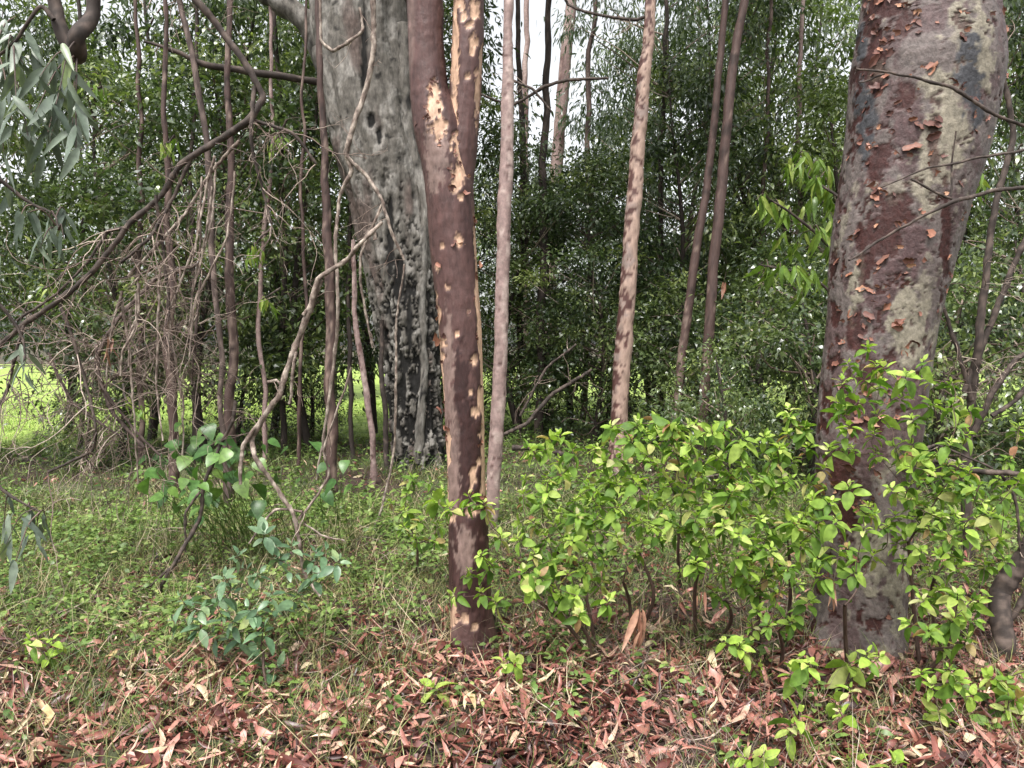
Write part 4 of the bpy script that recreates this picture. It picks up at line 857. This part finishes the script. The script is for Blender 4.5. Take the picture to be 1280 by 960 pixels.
for k, (lb, L, tp) in enumerate([('light green sprig hanging between the grey and flaky saplings', [(340, 285), (325, 300), (318, 312)], [(318, 312), (326, 318), (310, 322)]), ('light green sprig hanging beside the lower flaky sapling', [(350, 360), (338, 370), (330, 375)], [(330, 376), (338, 382)]),
        ('yellow green sprig over the middle of the dead branch', [(80, 340), (68, 355), (60, 362)], [(60, 362), (70, 370), (52, 372)]), ('light green sprig high in front of the leaning pole', [(220, 170), (212, 178), (205, 182)], [(205, 182), (214, 188), (222, 180)]),
        ('green sprig on the upper twigs left of the leaning pole', [(130, 110), (118, 112), (108, 108)], [(108, 108), (120, 116), (130, 120)]), ('green leafy sprig low in the dead twig tangle', [(150, 480), (160, 500), (172, 512)], [(172, 512), (160, 505), (180, 520)]),
        ('leafy sprig high beside the vine loop', [(360, 150), (352, 165), (345, 175)], [(345, 175), (356, 180), (338, 185)])]):
    spray('green_sprig', lb, [(L, [3, 2, 1.5])], 5.6 + .2 * k, tp, 6, .12, LL, 300 + k)
# ------------------------------------------------------------------ dead branches, vines, twigs
def branch(name, label, main, Y, mat, subs=(), twigs=None, cat='branch', seed=0, w0=None, rings=60, segs=10, jit=.015):
    r = np.random.default_rng(seed)
    def to3(L, yy): return np.array([at(p[0], p[1], yy + (p[3] if len(p) > 3 else 0)) for p in L])
    P = to3(main, Y); t = thing(name, label, cat, tuple(P[-1])); pb = np.array(t.location)
    def make(L, nm, mt, rg, sg):
        P = to3(L, Y); w = np.array([p[2] for p in L]) / 2 * Y / FPX * .82
        P[1:-1] += r.normal(size=(len(P) - 2, 3)) * [.012, .03, .012]
        V, F, th, s, C, out = tube(P, w, rg, sg, kink=.65); q_ = np.stack([fbm(C, 6, 3, .6), fbm(C + 5, 6, 3, .6), fbm(C + 8, 6, 3, .6)], 1)
        V = V + jit * 1.3 * q_ + out * (min(w.mean(), .014) * (1.1 * np.maximum(0, fbm(C, 16, 2)) + .6 * fbm(V, 45, 2)))[:, None]
        at_ = {'m0': sstep(fbm(V, 22, 3), -.1, .2), 'rnd': np.clip(.5 + fbm(V, 12, 3), 0, 1)}
        obj(nm, mesh(nm, V - pb, [F], at_, M[mt]), t); return catmull(P, 40)
    nodes = [make(main, 'limb', mat, 140, segs)]
    for L in subs: nodes.append(make(L, 'side_branch', mat, 60, 7))
    if twigs:
        mb = MB(); N = np.concatenate(nodes)
        def grow(p, d, L, rad, lev):
            Q = [p]; dd = d.copy()
            for k in range(5):
                dd = unit(dd + r.normal(size=3) * .25 + np.array([0, 0, -.10])); p = p + dd * L / 5; Q.append(p)
            mb.tube(np.array(Q) - pb, [rad, rad * .5], 9, 4, a=r.uniform(0, .95))
            if lev > 0:
                for k in range(r.integers(2, 4)): grow(Q[r.integers(1, 6)], unit(dd + r.normal(size=3) * .7), L * r.uniform(.4, .75), rad * .6, lev - 1)
        for k in range(twigs[0]):
            p = N[r.integers(0, len(N))]; grow(p, unit(np.array([r.normal() * .8, r.normal() * .5, twigs[3] + r.normal() * .4])), r.uniform(.15, 1) * twigs[1], twigs[2], twigs[4])
        obj('twigs', mb.build('twigs', M['twig']), t)['kind'] = 'stuff'
    return t
branch('dead_branch', 'long crooked dark dead branch sagging down to the left edge', [(190, -60, 11.5), (240, 0, 10.7), (280, 40, 9.8), (310, 75, 9.8), (320, 120, 9.0), (312, 150, 10.7), (270, 175, 9.0), (225, 205, 9.0), (195, 245, 7.4), (160, 285, 8.2), (120, 340, 7.4), (75, 380, 7.4), (30, 405, 7.4), (0, 430, 6.6), (-60, 480, 4.9)], 4.6, 'dark_bark',
       [[(240, 195, 6), (215, 260, 5), (190, 300, 5), (150, 330, 4)], [(160, 285, 6), (130, 290, 5), (110, 320, 4), (70, 370, 4), (20, 400, 4)], [(30, 405, 5), (22, 450, 5), (15, 485, 4), (0, 510, 4)], [(75, 380, 5), (110, 470, 4), (125, 530, 4), (110, 560, 4), (60, 590, 4)], [(312, 148, 6), (340, 155, 5), (365, 170, 5), (395, 205, 4)], [(195, 245, 5), (205, 330, 4), (212, 400, 4)], [(318, 110, 7), (318, 180, 5), (325, 240, 4), (340, 280, 3)]],
       (95, .62, .0040, -.55, 2), seed=3)
branch('dead_twig_tangle', 'dense tangle of brittle brown dead twigs hanging over the left edge of the lawn', [(250, 330, 6), (200, 350, 6), (150, 400, 6), (120, 450, 6), (140, 520, 6), (180, 560, 5)], 5.0, 'limb_bark',
       [[(230, 400, 4), (190, 430, 4), (150, 470, 3), (120, 490, 3)], [(120, 430, 5), (130, 480, 4), (170, 540, 4), (200, 570, 3)], [(250, 350, 4), (245, 420, 4), (240, 480, 3)], [(60, 440, 4), (90, 500, 4), (150, 545, 3)]], (130, .55, .0036, -.25, 2), seed=4)
strands = []
rs = np.random.default_rng(77)
for k in range(13):
    x0 = rs.uniform(140, 300); y0 = 330 - (x0 - 165) * 1.25 + rs.uniform(-10, 60); L_ = rs.uniform(90, 260); dx = rs.uniform(-60, 45); dy_ = rs.uniform(-.35, .35)
    strands.append([(x0, y0, rs.uniform(2.5, 4.5), dy_), (x0 + dx * .2 + rs.normal() * 3, y0 + L_ * .35, 3.2, dy_), (x0 + dx * .8 + rs.normal() * 4, y0 + L_ * .7, 3, dy_), (x0 + dx, y0 + L_, 2, dy_)])
branch('hanging_dead_stems', 'pale dead stems hanging straight down from the dead branch', [(300, 175, 5), (265, 215, 5), (225, 265, 5), (190, 310, 5), (160, 345, 4)], 4.75, 'pale_twig', strands, (36, .4, .0026, -.3, 2), seed=16)
branch('pale_dead_branch', 'pale lichened dead branch zigzagging down towards the blue green sapling', [(478, 278, 5), (455, 305, 6), (430, 325, 7), (400, 350, 7), (383, 385, 9), (370, 430, 8), (358, 475, 8), (350, 495, 8), (325, 525, 9), (312, 545, 8), (322, 570, 7), (345, 605, 6), (370, 640, 6), (380, 680, 6), (380, 720, 5), (400, 745, 4)], 4.3, 'pale_twig',
       [[(402, 350, 6), (395, 375, 6), (380, 395, 6)], [(355, 485, 5), (345, 470, 5), (335, 478, 4)], [(322, 530, 6), (305, 560, 6), (300, 605, 5)], [(378, 640, 4), (345, 635, 4), (310, 680, 3)], [(370, 440, 5), (368, 470, 5), (362, 505, 4)], [(375, 650, 4), (405, 600, 4), (402, 560, 3), (440, 460, 3)], [(380, 655, 3), (400, 670, 3), (430, 675, 2)]], (12, .3, .003, -.4, 1), seed=5)
branch('hanging_vine', 'pale woody vine looping down in front of the grey fluted trunk', [(466, -40, 7), (463, 20, 8), (467, 60, 8), (455, 110, 8), (442, 150, 8), (434, 190, 8), (436, 215, 7), (424, 240, 5), (420, 300, 5), (428, 380, 5), (418, 450, 5), (405, 540, 4), (395, 600, 3)], 6.0, 'pale_twig',
       [[(434, 195, 6), (455, 215, 6), (478, 250, 5), (488, 290, 5), (505, 325, 4)], [(400, -10, 4), (402, 50, 4), (412, 66, 5), (435, 58, 5), (452, 38, 4), (450, 10, 4)], [(478, 255, 4), (455, 320, 4), (452, 370, 4), (466, 435, 3)], [(470, 300, 5), (465, 285, 5), (440, 320, 4)]], (10, .4, .003, -.2, 1), seed=6, cat='vine')
branch('thin_vine', 'thin pale vine arching down to the weeds left of the maroon gum', [(506, 330, 3), (495, 400, 3), (497, 480, 4), (492, 560, 4), (480, 630, 4), (462, 675, 3)], 6.3, 'pale_twig', cat='vine', seed=7)
branch('leaning_dead_stem', 'thin dark bent stem rising from the litter through the broad leaved plant', [(180, 810, 4), (195, 750, 6), (225, 700, 6), (248, 655, 6), (252, 600, 5), (270, 555, 5), (290, 530, 5), (295, 500, 4)], 4.6, 'dark_bark', [[(250, 615, 4), (235, 640, 4), (232, 690, 3)], [(225, 700, 4), (190, 730, 4), (160, 745, 3)]], (8, .25, .0025, .2, 1), seed=8, cat='stem')
branch('fallen_dark_branch', 'dark fallen branch resting among leaves right of the mottled gum', [(1095, 560, 5), (1130, 570, 8), (1180, 577, 9), (1220, 588, 9), (1270, 594, 7), (1330, 600, 6)], 3.75, 'dark_bark', [[(1140, 572, 4), (1180, 560, 4), (1240, 585, 3)], [(1250, 590, 4), (1265, 625, 4), (1275, 690, 3)]], (10, .3, .0025, 0, 1), seed=9)
branch('bare_twig', 'thin bare twig crossing the upper part of the mottled gum', [(1290, 160, 5), (1235, 138, 5), (1190, 112, 5), (1150, 98, 4), (1110, 90, 3), (1070, 85, 3)], 3.45, 'dark_bark', [[(1105, 92, 3), (1085, 97, 2.5), (1075, 102, 2)]], None, seed=10, cat='twig')
branch('bare_twig', 'forked bare twig rising from the right across the middle of the mottled gum', [(1300, 232, 6), (1250, 240, 6), (1195, 250, 6), (1150, 272, 4), (1110, 300, 4), (1060, 325, 3)], 3.45, 'dark_bark', [[(1195, 250, 4), (1170, 240, 4), (1140, 225, 3)], [(1190, 245, 3), (1192, 200, 3), (1196, 165, 2)], [(1290, 185, 4), (1220, 195, 4), (1160, 210, 3), (1100, 235, 2)]], None, seed=11, cat='twig')
branch('dark_stem_tree', 'dark thin stems of a small tree right behind the mottled gum', [(1212, 700, 16), (1210, 600, 15), (1216, 520, 13), (1220, 430, 12), (1232, 330, 10), (1250, 250, 9), (1266, 170, 8), (1255, 90, 7), (1240, 0, 6), (1230, -80, 5)], 5.4, 'dark_bark', [[(1218, 540, 10), (1240, 490, 9), (1275, 445, 8), (1320, 420, 6)], [(1215, 500, 8), (1195, 440, 6), (1180, 380, 5), (1178, 300, 4)], [(1205, 490, 9), (1240, 395, 9), (1265, 330, 8), (1300, 260, 7)], [(1240, 520, 7), (1270, 500, 6), (1310, 440, 5)]], (30, .5, .0035, .3, 2), seed=12, cat='tree')
branch('leaning_dark_trunk', 'dark bent trunk leaning out at the lower right edge', [(1222, 850, 34), (1235, 800, 30), (1255, 745, 30), (1280, 690, 28), (1310, 620, 24), (1360, 500, 20)], 3.75, 'dark_bark', [[(1245, 850, 11), (1262, 790, 10), (1290, 730, 9)]], None, seed=13, cat='trunk', segs=16)
branch('sky_gap_branch', 'thin dark bare branches reaching across the bright sky gap', [(815, 18, 5), (795, 24, 5), (760, 22, 4), (730, 15, 4), (712, 0, 4), (690, -30, 4)], 8.6, 'dark_bark', [[(600, 118, 3), (640, 128, 4), (680, 110, 5), (712, 103, 5), (760, 98, 3)], [(640, 100, 3), (665, 112, 4), (690, 140, 3)]], (10, .5, .004, .1, 1), seed=14)
branch('arching_dark_branch', 'dark arching low branch between the slim pinkish trunk and the spotted trunk', [(625, 545, 5), (660, 530, 6), (690, 495, 6), (720, 475, 5), (740, 462, 4)], 8.0, 'dark_bark', [[(650, 520, 4), (680, 460, 4), (720, 430, 3)], [(640, 560, 8), (680, 560, 9), (720, 575, 6)]], (14, .5, .004, .2, 1), seed=15)
# hanging bunches of dry leaves
DL = leafset('dry_leaf', [(.13, .9, .25, (.6, 1, .8, .4)), (.17, .6, -.3, (.6, 1, .8, .4)), (.11, 1.4, .5, (.6, 1, .8, .4))])
for (lb, x, y, Y, n_, s) in (('bunch of long dry brown leaves hanging below the thicket', 800, 762, 3.3, 9, .19), ('small pinkish bunch of dead leaves caught in the twig tangle', 135, 425, 4.7, 6, .14), ('dry brown leaf curl hanging low against the mottled gum', 1040, 735, 3.1, 3, .11), ('withered brown leaf pair below the middle shrub', 878, 735, 3.3, 3, .09), ('dead brown leaves dangling among the dark bushes', 905, 352, 9.0, 5, .2)):
    r = np.random.default_rng(int(x)); p = at(x, y, Y); t = thing('dry_leaf_bunch', lb, 'dry leaves', tuple(p), 'hanging bunches of dry leaves')
    for k in range(n_): put_leaf(t, p, DL, p + r.normal(size=3) * [.012, .012, .02] - [0, 0, .05 * (k // 4)], np.array([r.normal() * .16, r.normal() * .16, -1]), np.array([r.normal(), -1, 0]), s * r.uniform(.7, 1.1), r)
    mb = MB(); mb.tube([np.zeros(3), np.array([.01, 0, .05]), np.array([.03, .02, .12])], [.002, .002, .0015], 6, 4, a=.3); obj('stalk', mb.build('stalk', M['twig']), t)
